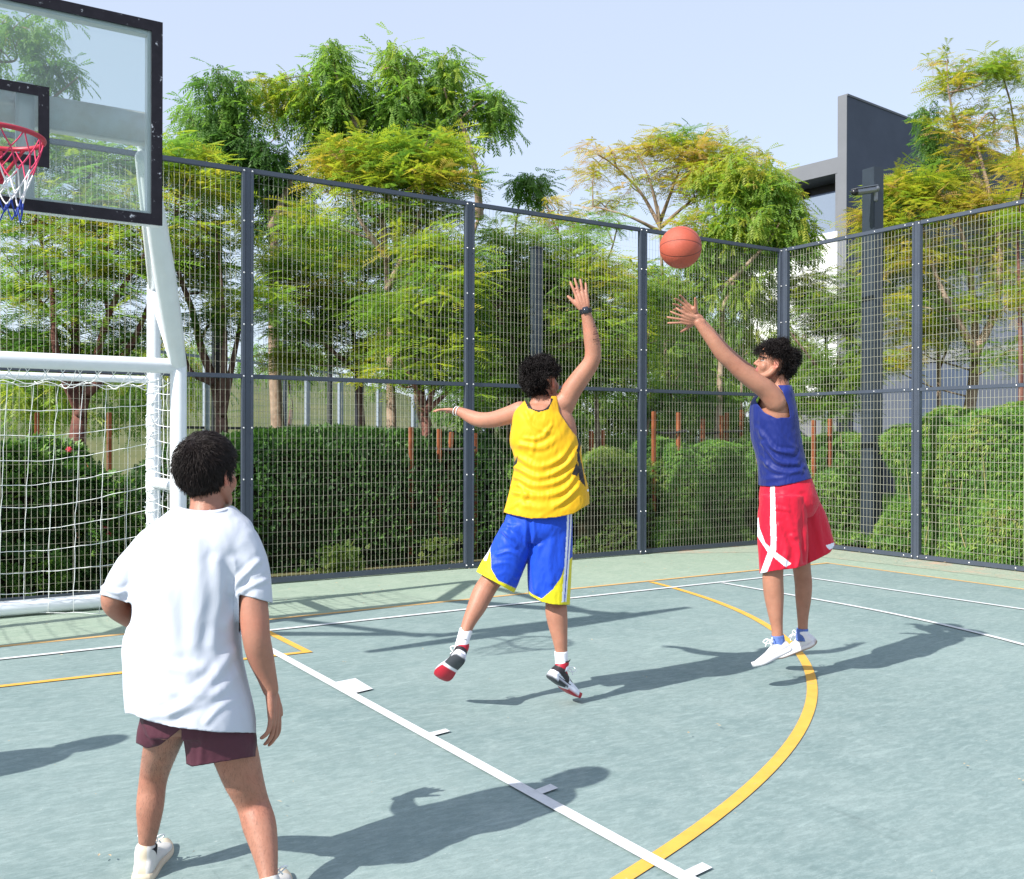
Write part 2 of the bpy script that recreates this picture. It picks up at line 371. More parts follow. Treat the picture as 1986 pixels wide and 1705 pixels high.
def cage_fence(label, pts, H, HMid, mwire, mpost, dz=.12, nsign=1, dx=.05, simple=False, r=.0017, rh=.45):
    root = empty('cage_fence', pts[0], label, 'fence')
    for i, (a, b) in enumerate(zip(pts, pts[1:])):
        a = Vector(a); b = Vector(b); d = (b-a).normalized(); nrm = Vector((-d.y, d.x, 0))*nsign
        for z0, z1 in ((.06, HMid-.02), (HMid+.02, H-.02)):
            bm = bmesh.new(); wires(bm, a+d*.07, b-d*.07, z0, z1, dx, dz, r=r, rh=rh); obj('mesh_panel', bm, mwire, root)
        for nm, z, h in (('bottom_rail', .05, .055), ('middle_rail', HMid, .045), ('top_rail', H-.02, .05)):
            bm = bmesh.new(); beam(bm, Vector((a.x, a.y, z))+d*.055-nrm*.004, Vector((b.x, b.y, z))-d*.055-nrm*.004, .04, h, .004); old = set(bm.faces); L_ = (b-a).length
            for k in range(5):
                c = a+d*(.16+k*(L_-.32)/4)-nrm*.026; ell(bm, (c.x, c.y, z), (d*.009, nrm*.006, Vector((0, 0, .009))), 8)
            for f in bm.faces:
                if f not in old: f.material_index = 1
            o = obj(nm, bm, [mpost, M_bolt], root)
    for i, a in enumerate(pts):
        a = Vector(a); q = Vector(pts[i+1]) if i < len(pts)-1 else Vector(pts[i-1]); d = (q-a).normalized(); nrm = Vector((-d.y, d.x, 0))
        bm = bmesh.new(); w_ = .05
        beam(bm, Vector((a.x, a.y, 0)), Vector((a.x, a.y, H+.005)), .055, .05, .004, hint=nrm)
        for s in (-1, 1): beam(bm, Vector((a.x, a.y, .02))+d*.042*s, Vector((a.x, a.y, H))+d*.042*s, .03, .062, .004, hint=nrm)
        old = set(bm.faces); sgn = -1 if nrm.dot(CAM-a) < 0 else 1
        for z in np.arange(.05, H, .52):
            for s in (-1, 1):
                c = a+d*.042*s+nrm*sgn*.034; ell(bm, (c.x, c.y, min(z, H-.03)), (d*.009, nrm*.006, Vector((0, 0, .009))), 8)
        for f in bm.faces:
            if f not in old: f.material_index = 1
        obj('post', bm, [mpost, M_bolt], root)
    return root
sp = 3.0668*S
cage_fence('slate grey mesh cage fence along the back of the court, behind the goal', [(-sp*i, 0, 0) for i in range(0, 7)], H1, HM, M_wire, M_post)
cage_fence('slate grey mesh cage fence on the right side, turning off the corner post', [(.0, -.075, 0), (0, -2.2, 0), (0, -2.2-sp, 0), (0, -2.2-2*sp, 0)], H1, HM, M_wire, M_post, dz=.105, r=.0023, rh=.8)
# ------------------------------------------------------------------ goal with backboard
M_white = mat('white_enamel', (.80, .83, .86, 1), .35, .5, noise_amt=.06, nscale=6, coat=.2)
M_rust = mat('worn_white_enamel', (.78, .80, .82, 1), .5, noise_amt=1, nscale=9, col2=(.70, .66, .62, 1))
gx1, gx0, gyf, gyr, gzc = -10.62*S, -14.06*S, -2.45*S, -1.5*S, 2.44*S
xm = (gx0+gx1)/2
goal = empty('football_goal', (xm, gyf, 0), 'white steel football goal frame carrying the basketball backboard', 'goal')
def gpart(name, fn, m=M_white, par=None):
    bm = bmesh.new(); fn(bm); return obj(name, bm, m, par or goal, smooth=True)
def pipe(a, b, r, name='pipe', **k): return gpart(name, lambda bm: tube(bm, [Vector(a), Vector(b)], [r, r], 20, 1, True), **k)
R1 = .058
pipe((gx0, gyf, gzc), (gx1, gyf, gzc), R1, 'crossbar')
for gx in (gx0, gx1):
    pipe((gx, gyf, .0), (gx, gyf, gzc), .062, 'goal_post')
    pipe((gx, gyr, .0), (gx, gyr, 3.28*S), .055, 'rear_post')
    pipe((gx, gyf, .06), (gx, -.75*S, .06), .05, 'ground_bar')
    pipe((gx, gyf, 1.35*S), (gx, gyr, 1.35*S), .045, 'side_brace')
    pipe((gx, gyf, gzc), (gx, gyr, 3.28*S), .055, 'strut')
    xb = xm+(gx-xm)*.585
    # broad tapered cantilever plate from post top to the board carrier
    def plate(bm, gx=gx, xb=xb):
        A = Vector((gx, gyf, gzc)); B = Vector((xb, -4.30*S, 3.93*S)); d, s, n_ = frame_axes(A, B, Vector((1, 0, 0)))
        pts = [A+(B-A)*t for t in (0, .25, .5, .8, 1)]
        rs = [.062, .074, .074, .060, .042]
        tube(bm, pts, rs, 20, 3, True, flat=Vector((0, 1, .4)).normalized(), fr=.8)
    gpart('cantilever_arm', plate)
    pipe((gx, gyr, 3.25*S), (xb, -4.26*S, 3.80*S), .042, 'upper_arm')
pipe((gx0, -.75*S, .085), (gx1, -.75*S, .085), .062, 'rear_ground_bar')
pipe((gx0, gyr, 2.36*S), (gx1, gyr, 2.36*S), .03, 'net_bar')
gpart('board_carrier', lambda bm: box(bm, (xm-.86, -4.42*S, 3.86*S), (xm+.86, -4.30*S, 4.08*S), bev=.01), M_rust)
gpart('carrier_stay', lambda bm: box(bm, (-12.17*S, -4.49*S, 3.29*S), (-12.06*S, -4.425*S, 4.12*S), bev=.006))
gpart('carrier_stay', lambda bm: box(bm, (-12.62*S, -4.49*S, 3.29*S), (-12.51*S, -4.425*S, 4.12*S), bev=.006))
# backboard
bx1, bx0, by, bz1, bz0 = -11.27*S, -13.41*S, -4.58*S, 4.665*S, 3.262*S
bc = (bx0+bx1)/2
board = empty('basketball_backboard', (bc, by, bz0), 'clear glass basketball backboard with scuffed black border, bolted to the white goal arms', 'backboard')
M_blk = mat('scuffed_black_paint', (.008, .006, .011, 1), .55, .3, noise_amt=1, nscale=16, col2=(.016, .013, .02, 1))
nn = M_blk.node_tree; mr = [x for x in nn.nodes if x.type == 'MAP_RANGE'][0]
def chips(m):
    n = m.node_tree; L = n.links; P = n.nodes['Principled BSDF']; src = P.inputs['Base Color'].links[0].from_socket
    t = n.nodes.new('ShaderNodeTexNoise'); t.inputs['Scale'].default_value = 21; t.inputs['Detail'].default_value = 8; t.inputs['Roughness'].default_value = .75
    tc = [x for x in n.nodes if x.type == 'TEX_COORD'][0]; L.new(tc.outputs['Object'], t.inputs['Vector'])
    r = n.nodes.new('ShaderNodeMapRange'); r.inputs['From Min'].default_value = .63; r.inputs['From Max'].default_value = .67; L.new(t.outputs[0], r.inputs['Value'])
    x = n.nodes.new('ShaderNodeMix'); x.data_type = 'RGBA'; L.new(r.outputs[0], x.inputs['Factor']); L.new(src, x.inputs['A']); x.inputs['B'].default_value = (.55, .57, .62, 1)
    L.new(x.outputs['Result'], P.inputs['Base Color'])
chips(M_blk)
def frame_bm(x0, x1, z0, z1, w_, y0, y1, bev=0):
    bm = bmesh.new()
    box(bm, (x0, y0, z0), (x0+w_, y1, z1), bev=bev); box(bm, (x1-w_, y0, z0), (x1, y1, z1), bev=bev)
    box(bm, (x0+w_+.0005, y0, z0), (x1-w_-.0005, y1, z0+w_), bev=bev); box(bm, (x0+w_+.0005, y0, z1-w_), (x1-w_-.0005, y1, z1), bev=bev); return bm
obj('border', frame_bm(bx0, bx1, bz0, bz1, .062, by-.006, by+.003), M_blk, board)
obj('frame', frame_bm(bx0+.004, bx1-.004, bz0+.0, bz1-.004, .078, by+.0125, by+.075), M_white, board)
obj('target_square', frame_bm(bc-.30, bc+.30, 3.555*S, 4.079*S, .056, by-.004, by-.001), M_blk, board)
M_glass = bpy.data.materials.new('tempered_glass'); M_glass.use_nodes = True; n = M_glass.node_tree; L = n.links
for x in list(n.nodes):
    if x.type != 'OUTPUT_MATERIAL': n.nodes.remove(x)
o_ = n.nodes['Material Output']; tr = n.nodes.new('ShaderNodeBsdfTransparent'); tr.inputs[0].default_value = (.92, .97, .95, 1)
gl = n.nodes.new('ShaderNodeBsdfGlossy'); gl.inputs['Roughness'].default_value = .02; df = n.nodes.new('ShaderNodeBsdfDiffuse'); df.inputs[0].default_value = (.62, .68, .70, 1)
frn = n.nodes.new('ShaderNodeFresnel'); frn.inputs[0].default_value = 1.5; m1 = n.nodes.new('ShaderNodeMixShader'); m2 = n.nodes.new('ShaderNodeMixShader'); m2.inputs[0].default_value = .11
L.new(frn.outputs[0], m1.inputs[0]); L.new(tr.outputs[0], m1.inputs[1]); L.new(gl.outputs[0], m1.inputs[2]); L.new(m1.outputs[0], m2.inputs[1]); L.new(df.outputs[0], m2.inputs[2]); L.new(m2.outputs[0], o_.inputs[0])
bm = bmesh.new(); box(bm, (bx0+.05, by+.004+.0005, bz0+.05), (bx1-.05, by+.012, bz1-.05)); obj('glass_panel', bm, M_glass, board)
# rim
M_red = mat('red_rim_paint', (.52, .03, .06, 1), .4, noise_amt=.3, nscale=10)
rimc = Vector((-12.345*S, -5.04*S, 3.585*S)); rr = .226
hoop = empty('basketball_hoop', rimc, 'red hoop with red, white and blue string net, mounted on the glass backboard', 'hoop')
bm = bmesh.new()
def torus(bm, c, R_, r, n=64, k=10):
    V_ = [[bm.verts.new((c.x+(R_+r*math.cos(b))*math.cos(a), c.y+(R_+r*math.cos(b))*math.sin(a), c.z+r*math.sin(b))) for b in np.linspace(0, 2*math.pi, k, endpoint=False)] for a in np.linspace(0, 2*math.pi, n, endpoint=False)]
    for i in range(n):
        for j in range(k): bm.faces.new((V_[i][j], V_[(i+1) % n][j], V_[(i+1) % n][(j+1) % k], V_[i][(j+1) % k]))
torus(bm, rimc, rr, .0125); obj('rim', bm, M_red, hoop, smooth=True)
bm = bmesh.new(); box(bm, (rimc.x-.07, by-.075, rimc.z-.02), (rimc.x+.07, by-.008, rimc.z+.012), bev=.004)
for s in (-1, 1): tube(bm, [Vector((rimc.x+s*.06, by-.01, rimc.z-.13)), Vector((rimc.x+s*.15, rimc.y+rr*.75, rimc.z-.008))], [.009, .009], 10, 1)
box(bm, (rimc.x-.08, by-.016, rimc.z-.15), (rimc.x+.08, by-.007, rimc.z-.021), bev=.003); obj('bracket', bm, M_red, hoop)
M_nr = mat('red_cord', (.62, .05, .13, 1), .8); M_nw = mat('white_cord', (.78, .76, .78, 1), .8); M_nb = mat('blue_cord', (.02, .05, .32, 1), .8)
K = 12; lev = [0, .09, .17, .25, .32, .40]; rad = [rr, .205, .175, .145, .13, .125]
def npt(j, a): return Vector((rimc.x+rad[j]*math.cos(a), rimc.y+rad[j]*math.sin(a), rimc.z-lev[j]-(.012*math.sin(a*5) if j else 0)))
for nm, mm_, js in (('net', M_nr, (0, 1)), ('net', M_nw, (2, 3)), ('net', M_nb, (4,))):
    bm = bmesh.new()
    for j in js:
        for i in range(K):
            a = 2*math.pi*(i+(j % 2)*.5)/K
            for s in (-.5, .5):
                b = a+2*math.pi*s/K; p, q = npt(j, a), npt(j+1, b); mid = (p+q)/2+Vector((0, 0, -.006)); tube(bm, [p, mid, q], [.0036]*3, 6, 3)
    obj(nm, bm, mm_, hoop, smooth=True)
# goal net
M_net = mat('white_net_cord', (.82, .84, .84, 1), .8)
nu, sagr = 16, random.Random(3)
def netpt(u, v):
    x = gx0+(gx1-gx0)*u; e = max(0, (u-.72)/.28); e2 = max(0, (.28-u)/.28); e = max(e, e2)
    if v < .22:
        t = v/.22; y = gyf+.02+(gyr-gyf)*t; z = gzc-.05-.10*math.sin(math.pi*t)*(.7+.3*math.sin(u*60))-.05*t
    else:
        t = (v-.22)/.78; y = gyr+(-.75*S-gyr)*(t**.8)*(1-e*.9)+.10*math.sin(math.pi*t)*(1-e); z = (gzc-.10)*(1-t)+.03*t+.055*math.sin(math.pi*t)*e**1.5*2.4 - .05*math.sin(math.pi*t)*(1-e)
    j = .012; return Vector((x+j*noise.noise(Vector((u*30, v*30, 1))), y+j*2*noise.noise(Vector((u*20, v*22, 5))), z+j*noise.noise(Vector((u*25, v*25, 9)))))
gn = empty('goal_net', (xm, gyf, 0), 'white square mesh net hung inside the white football goal', 'net')
bm = bmesh.new(); nv = 13
for i in range(nu+1): tube(bm, [netpt(i/nu, v) for v in np.linspace(0, 1, nv*2+1)], [.0028]*(nv*2+1), 5, 1, False)
for j in range(nv+1): tube(bm, [netpt(u, j/nv) for u in np.linspace(0, 1, nu*3+1)], [.0028]*(nu*3+1), 5, 1, False)
obj('back_netting', bm, M_net, gn, smooth=True)
for gx in (gx0, gx1):
    bm = bmesh.new()
    def sp_(a, b, gx=gx):
        y = gyf+(gyr-gyf)*a; return Vector((gx+.03*math.sin(math.pi*a)+.012*noise.noise(Vector((a*9, b*17, 2))), y, .06+(gzc-.1)*b+.03*math.sin(math.pi*a)*-1))
    for i in range(1, 7): tube(bm, [sp_(i/7, v) for v in np.linspace(0, 1, 30)], [.0028]*30, 5, 1, False)
    for j in range(15): tube(bm, [sp_(v, j/15) for v in np.linspace(0, 1, 9)], [.0028]*9, 5, 1, False)
    obj('side_netting', bm, M_net, gn, smooth=True)
    bm = bmesh.new(); hl = []
    for t in np.linspace(0, 1, 160): hl.append(Vector((gx+.064*math.cos(t*120), gyr+.064*math.sin(t*120), .3+t*1.72)))
    tube(bm, hl, [.003]*160, 5, 1, False)
    for k in range(26):
        z = .3+1.7*k/26; a = sagr.random()*6; tube(bm, [Vector((gx+.06*math.cos(a+q*2), gyr+.06*math.sin(a+q*2), z+.10*math.sin(q*3+k))) for q in np.linspace(0, 1.6, 8)], [.003]*8, 5, 1, False)
    obj('lashing', bm, M_net, gn, smooth=True)
bm = bmesh.new(); hl = []
for t in np.linspace(0, 1, 700): hl.append(Vector((gx0+(gx1-gx0)*t, gyf+.064*math.cos(t*150*1.5), gzc+.066*math.sin(t*225)-.004)))
for k in range(25):
    x = gx0+(gx1-gx0)*(k+.5)/25
    tube(bm, [Vector((x-.07, gyf+.03, gzc-.055)), Vector((x-.03, gyf+.06, gzc-.115)), Vector((x+.03, gyf+.07, gzc-.12)), Vector((x+.075, gyf+.03, gzc-.055))], [.003]*4, 5, 4, False)
obj('lacing', bm, M_net, gn, smooth=True)
# ------------------------------------------------------------------ ball
bm = bmesh.new(); bmesh.ops.create_uvsphere(bm, u_segments=256, v_segments=160, radius=1)
me = bpy.data.meshes.new('basketball'); bm.to_mesh(me); bm.free(); V = co(me)
ax = [UPn*.985+FWn*.17, RTn*.93-FWn*.36, None]; ax[0] /= np.linalg.norm(ax[0]); ax[1] -= ax[0]*(ax[0]@ax[1]); ax[1] /= np.linalg.norm(ax[1]); ax[2] = np.cross(ax[0], ax[1])
def ringseam(a, b, c, wd=.0165):
    P_ = []
    for q in (a, b, c): z_ = math.sqrt(max(0, 1-q[0]**2-q[1]**2)) if len(q) == 2 else q[2]; v = RTn*q[0]+UPn*q[1]-FWn*z_; P_.append(v/np.linalg.norm(v))
    n_ = np.cross(P_[1]-P_[0], P_[2]-P_[0]); n_ /= np.linalg.norm(n_); return np.exp(-((V@n_-P_[0]@n_)/wd)**2)
seam = ringseam((-.93, .08), (-.16, .17), (.93, -.02))+ringseam((-.69, .70), (-.09, .82), (.92, .06))+ringseam((-.90, -.36), (0, -.59), (.94, -.14))
seam = np.clip(seam, 0, 1)
V = V*(1-.014*seam)[:, None]*.1245; setco(me, V)
c0 = np.array(srgb(180, 84, 62)[:3]); cols = c0*(1-seam[:, None])+np.array([.035, .015, .015])*seam[:, None]; setattr_col(me, cols)
M_ball = mat('basketball_rubber', (1, 1, 1, 1), .5, .45, attr='col', bump=.35, bscale=420, noise_amt=.08, nscale=20)
ball = link_mesh('basketball', me, M_ball, smooth=True); ball.location = U(1320, 480, 5.9); tag(ball, 'orange basketball in the air above the raised hands of the shooter', 'ball')
# ------------------------------------------------------------------ debris
M_deb = mat('dry_leaf', (.52, .42, .27, 1), .8, noise_amt=.4, nscale=30)
bm = bmesh.new()
def flake(x, y, s):
    a = random.random()*6.28; c, q = math.cos(a), math.sin(a); h = .034+random.random()*.012
    P = [(-1, 0, 0), (0, .45, .25), (1, 0, .1), (0, -.45, .15)]
    bm.faces.new([bm.verts.new((x+(u*c-v*q)*s, y+(u*q+v*c)*s, h+k*s)) for u, v, k in P])
for px, py in [(1333, 1434), (1875, 1497), (200, 1677), (1252, 1324), (1147, 1250), (663, 1294), (848, 1125), (1985, 1530), (822, 1268), (1395, 1420), (545, 1570)]:
    p = G(px, py); 
    for k in range(2): flake(p.x+random.uniform(-.02, .02), p.y+random.uniform(-.02, .02), random.uniform(.007, .012))
for k in range(260):
    x = random.uniform(-14, -.3); y = -abs(random.gauss(0, 1.0))-.1; flake(x, y, random.uniform(.008, .02))
for k in range(260):
    y = random.uniform(-7, -.2); x = -abs(random.gauss(0, .5))-.1; flake(x, y, random.uniform(.006, .016))
for k in range(420): flake(random.uniform(-14, -1), random.uniform(-9, -.3), random.uniform(.0025, .007))
tag(obj('fallen_leaves', bm, M_deb), 'tiny dry leaves scattered over the court floor', 'leaf litter', kind='stuff')
# ------------------------------------------------------------------ poles behind the fence
M_pole = mat('dark_steel_pole', (.028, .040, .056, 1), .4, noise_amt=.2, nscale=3)
M_pole2 = mat('graphite_pole', (.022, .022, .03, 1), .45)
b0 = G(1690, 1058); D0 = (b0-CAM).dot(fw)
camp = empty('camera_pole', b0, 'square dark steel pole with a security camera near its top, behind the right fence', 'pole')
ztop = CAM.z+(CY-332)/F*D0
bm = bmesh.new(); R5 = Matrix.Rotation(math.radians(-4), 4, 'Z'); R5.translation = b0; box(bm, (-.095, -.11, .04), (.095, .11, ztop), R5, .006); obj('shaft', bm, M_pole, camp)
bm = bmesh.new(); box(bm, (-.2, -.2, .012), (.2, .2, .03), R5, .004); obj('base_plate', bm, M_pole, camp)
bm = bmesh.new(); box(bm, (-.33, -.33, -.3), (.33, .33, .0), R5, .02); obj('plinth', bm, mat('concrete', (.42, .40, .37, 1), .9, noise_amt=.3, nscale=8, bump=.3), camp)
for sx in (-1, 1):
    for sy in (-1, 1): bm = bmesh.new(); tube(bm, [b0+Vector((sx*.15, sy*.15, .03)), b0+Vector((sx*.15, sy*.15, .09))], [.012, .012], 8, 1); obj('anchor_bolt', bm, M_bolt, camp)
cc = empty('security_camera', U(1693, 366, D0-.14), 'silver and black tube security camera fixed to the tall dark square pole', 'camera')
M_cc = mat('camera_housing', (.25, .26, .28, 1), .3, metal=.5); M_ccb = mat('camera_black', (.012, .012, .014, 1), .3)
a = U(1697, 367, D0-.16); b = U(1657, 373, D0-.42)
bm = bmesh.new(); tube(bm, [b+(a-b)*.1, a], [.052, .052], 18, 1, flat=None); obj('housing', bm, M_cc, cc, True)
bm = bmesh.new(); tube(bm, [b, b+(a-b)*.16], [.047, .05], 18, 1); obj('lens_hood', bm, M_ccb, cc, True)
bm = bmesh.new(); beam(bm, b+Vector((0, 0, .048)), a+Vector((0, 0, .052)), .11, .012, .004); obj('sunshield', bm, M_cc, cc)
bm = bmesh.new(); tube(bm, [a, a+Vector((0.02, 0, -.08)), U(1698, 388, D0-.14)], [.03, .028, .03], 14, 4); tube(bm, [U(1698, 366, D0-.17), U(1698, 366, D0-.12)], [.055, .055], 16, 1); obj('bracket', bm, M_cc, cc, True)
def sqpole(label, px, ytop, D, w_, m, name='steel_pole', group=None):
    p = U(px, ytop, D); bm = bmesh.new(); R_ = Matrix.Rotation(math.radians(0), 4, 'Z'); R_.translation = Vector((p.x, p.y, 0)); box(bm, (-w_/2, -w_/2, -.1), (w_/2, w_/2, p.z), R_, .005)
    box(bm, (-w_*1.1, -w_*1.1, -.05), (w_*1.1, w_*1.1, .03), R_, .004); box(bm, (-w_/2-.012, -w_/2-.012, p.z+.001), (w_/2+.012, w_/2+.012, p.z+.02), R_, .003)
    return tag(obj(name, bm, m), label, 'pole', group)
sqpole('dark square steel pole above the curly head of the player in yellow', 1041, 483, 12.75, .125, M_pole)
sqpole('short dark post in front of the far court, above the long dark hedge', 697, 660, 17, .12, M_pole2)
sqpole('tall dark pole behind the branching tree, left of the first full fence post', 421, 430, 16.5, .14, M_pole2)
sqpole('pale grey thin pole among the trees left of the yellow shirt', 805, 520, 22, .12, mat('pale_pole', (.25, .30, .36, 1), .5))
sqpole('leaf covered dark post just right of the second full fence post', 950, 600, 17.5, .13, M_pole)
lp = U(553, 560, 30); lamp = empty('floodlight_pole', (lp.x, lp.y, 0), 'distant floodlight pole with two small lamp heads rising above the far court', 'lamp pole')
bm = bmesh.new(); tube(bm, [Vector((lp.x, lp.y, 0)), lp], [.07, .05], 10, 1); obj('shaft', bm, M_pole, lamp)
for s, dx in ((-1, -.28), (1, .26)):
    bm = bmesh.new(); c = lp+rt*dx+Vector((0, 0, .25)); beam(bm, lp, c, .04, .04); beam(bm, c-rt*.17, c+rt*.17, .2, .09, .01); obj('lamp_head', bm, M_pole2, lamp)
# far court cage
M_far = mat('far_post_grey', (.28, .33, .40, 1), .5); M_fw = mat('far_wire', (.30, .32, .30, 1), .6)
def farpt(px, D): p = U(px, 852, D); return Vector((p.x, p.y, 0))
fpts = [farpt(300, 17.5), farpt(400, 18.8), farpt(485, 20), farpt(540, 21.2), farpt(596, 22.4), farpt(660, 23.8), farpt(735, 25.6), farpt(830, 28), farpt(940, 31)]
root = empty('cage_fence', fpts[0], 'distant pale grey cage of the neighbouring court, seen over the long dark hedge', 'fence')
for a, b in zip(fpts, fpts[1:]):
    bm = bmesh.new(); wires(bm, a, b, .1, 3.0, .12, .12, r=.005); obj('mesh_panel', bm, M_fw, root)
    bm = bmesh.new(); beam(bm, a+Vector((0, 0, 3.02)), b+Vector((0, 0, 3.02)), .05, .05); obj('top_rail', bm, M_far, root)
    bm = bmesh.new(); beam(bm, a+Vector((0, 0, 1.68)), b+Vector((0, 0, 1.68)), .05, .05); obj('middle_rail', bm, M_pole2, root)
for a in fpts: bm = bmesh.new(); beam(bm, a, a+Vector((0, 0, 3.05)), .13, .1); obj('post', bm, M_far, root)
sheet('far_path', [tuple(farpt(200, 19))[:2], tuple(farpt(1000, 34))[:2], tuple(farpt(1000, 42))[:2], tuple(farpt(200, 27))[:2]], .03, mat('pale_paving', (.34, .38, .38, 1), .9, noise_amt=.2, nscale=1))
q0, q1 = U(470, 575, 20), U(640, 592, 26)
bm = bmesh.new(); beam(bm, U(300, 545, 17), U(640, 592, 24), .06, .07); 
for px, py, D in ((300, 545, 17), (640, 592, 24)): p = U(px, py, D); beam(bm, Vector((p.x, p.y, 0)), p, .09, .09)
tag(obj('court_frame', bm, M_pole2), 'dark horizontal rail on two posts, high behind the first full fence panel', 'frame')
# ------------------------------------------------------------------ building
M_slate = mat('slate_render', (.095, .112, .148, 1), .85, .25, noise_amt=.12, nscale=1.2, bump=.15, bscale=30)
M_grey = mat('grey_render', (.17, .18, .20, 1), .85, .25, noise_amt=.08, nscale=1.5)
M_wwall = mat('white_render', (.74, .75, .76, 1), .85, .25, noise_amt=.06, nscale=1)
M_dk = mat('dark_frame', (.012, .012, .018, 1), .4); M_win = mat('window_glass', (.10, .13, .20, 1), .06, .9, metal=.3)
DB = 26.0; O = U(1641, 852, DB); O = Vector((O.x, O.y, 0))
def vpdir(px): v = fw*F+rt*(px-CX); v.z = 0; return v.normalized()
A_ = vpdir(3382); B_ = -vpdir(-483); B_ = Vector((A_.y, -A_.x, 0)); B_ = B_ if B_.dot(vpdir(-483)) > 0 else -B_
Mb = Matrix((A_, B_, Vector((0, 0, 1)))).transposed().to_4x4(); Mb.translation = O
def zz(y, D=DB): return CAM.z+(CY-y)/F*D
bld = empty('modern_house', O, 'modern house with slate grey blade wall and balcony, behind the right fence', 'house')
def bpart(name, lo, hi, m, par=None, bev=0):
    bm = bmesh.new(); box(bm, lo, hi, Mb, bev); return obj(name, bm, m, par or bld)
th = .27
bm = bmesh.new()
zt = zz(190); A1 = 13.0
box(bm, (-.004, .012, -.1), (A1, th-.012, zt-.004), Mb); obj('blade_wall', bm, M_slate, bld)
bpart('wall_edge', (-.03, 0, -.1), (-.005, th, zt+.02), M_grey)
bpart('coping', (-.003, -.01, zt-.003), (A1+.02, th+.01, zt+.05), M_grey)
zf, zf2 = zz(304), zz(335)
bpart('roof_fascia', (.02, th+.003, zf2), (7, 3.6, zf), M_grey)
bpart('floor_slab', (.0, th+.003, zz(465)), (7, 3.6, zz(449)), M_wwall)
bpart('lower_wall', (.06, th+.003, 2.6), (6.5, 3.4, zz(465)-.003), M_wwall)
bpart('side_pier', (.03, th+.004, zz(449)+.002), (.9, th+.10, zf2-.002), M_grey)
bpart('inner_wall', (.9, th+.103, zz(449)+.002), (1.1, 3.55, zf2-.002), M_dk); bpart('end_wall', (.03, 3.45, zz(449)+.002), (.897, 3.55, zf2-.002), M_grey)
win = bpart('window', (.86, .80, zz(449)+.05), (.897, 1.75, zf2-.22), M_win)
bpart('window_frame', (.82, .68, zz(449)+.05), (.88, .797, zf2-.1), M_dk, win); bpart('window_frame', (.82, 1.753, zz(449)+.05), (.88, 1.86, zf2-.1), M_dk, win)
bpart('curtain', (.84, 1.95, zz(449)+.06), (.88, 3.3, zf2-.3), M_grey)
M_bal = bpy.data.materials.new('frosted_glass'); M_bal.use_nodes = True; n = M_bal.node_tree; P = n.nodes['Principled BSDF']; P.inputs['Base Color'].default_value = (.22, .27, .35, 1); P.inputs['Roughness'].default_value = .15; P.inputs['Alpha'].default_value = .8
bpart('balustrade', (.05, th+.11, zz(449)+.002), (.07, 1.9, zz(372)), M_bal); bpart('balustrade', (.05, 1.915, zz(449)+.002), (.07, 3.44, zz(372)), M_bal)
bpart('main_wing', (.3, -9.5, -.1), (9, -.012, 5.6), M_slate)
w2 = bpart('window', (.26, -3.2, 1.0), (.298, -1.6, 3.2), M_win); bpart('window_frame', (.24, -3.3, .9), (.262, -3.2, 3.3), M_dk, w2)
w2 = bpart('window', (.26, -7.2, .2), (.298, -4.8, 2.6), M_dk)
bpart('wing_band', (.27, -9.5, 3.4), (.296, -.05, 3.7), M_grey)
bpart('ground_wall', (.6, th+.003, -.1), (6, 3.5, 2.597), M_grey)
# white tensile shade roof left of the house, glimpsed between leaves
bm = bmesh.new(); P4 = [U(1440, 560, 24), U(1600, 655, 23), U(1600, 700, 22), U(1490, 690, 22.5), U(1430, 600, 23)]
f = bm.faces.new([bm.verts.new(p) for p in P4]); r = bmesh.ops.extrude_face_region(bm, geom=[f]); bmesh.ops.translate(bm, verts=[v for v in r['geom'] if isinstance(v, bmesh.types.BMVert)], vec=(0, 0, .12))
for p in (P4[1], P4[3]): beam(bm, Vector((p.x, p.y, 0)), p, .1, .1)
bmesh.ops.recalc_face_normals(bm, faces=bm.faces)
tag(obj('shade_canopy', bm, M_wwall), 'white sloping canopy roof glimpsed through leaves behind the corner fence post', 'canopy')
bm = bmesh.new()
for (x0, x1, y0, y1, D) in ((1300, 1430, 640, 840, 24),):
    a, b = U(x0, y1, D), U(x1, y1, D); d = (b-a); d.z = 0; Mw = Matrix((d.normalized(), Vector((-d.y, d.x, 0)).normalized(), Vector((0, 0, 1)))).transposed().to_4x4(); Mw.translation = Vector((a.x, a.y, 0))
    box(bm, (0, 0, 0), (d.length, 5, zz(y0, D)), Mw); box(bm, (-.15, -.15, zz(y0, D)+.003), (d.length+.15, 5.15, zz(y0, D)+.2), Mw)
    for k in range(3): box(bm, (.2+k*.55, -.04, .3), (.6+k*.55, -.003, 2.6), Mw)
tag(obj('garden_building', bm, mat('pale_blue_panel', (.36, .45, .48, 1), .6, noise_amt=.2, nscale=1)), 'low pale blue grey building glimpsed between the trunks right of the raised arm', 'building')
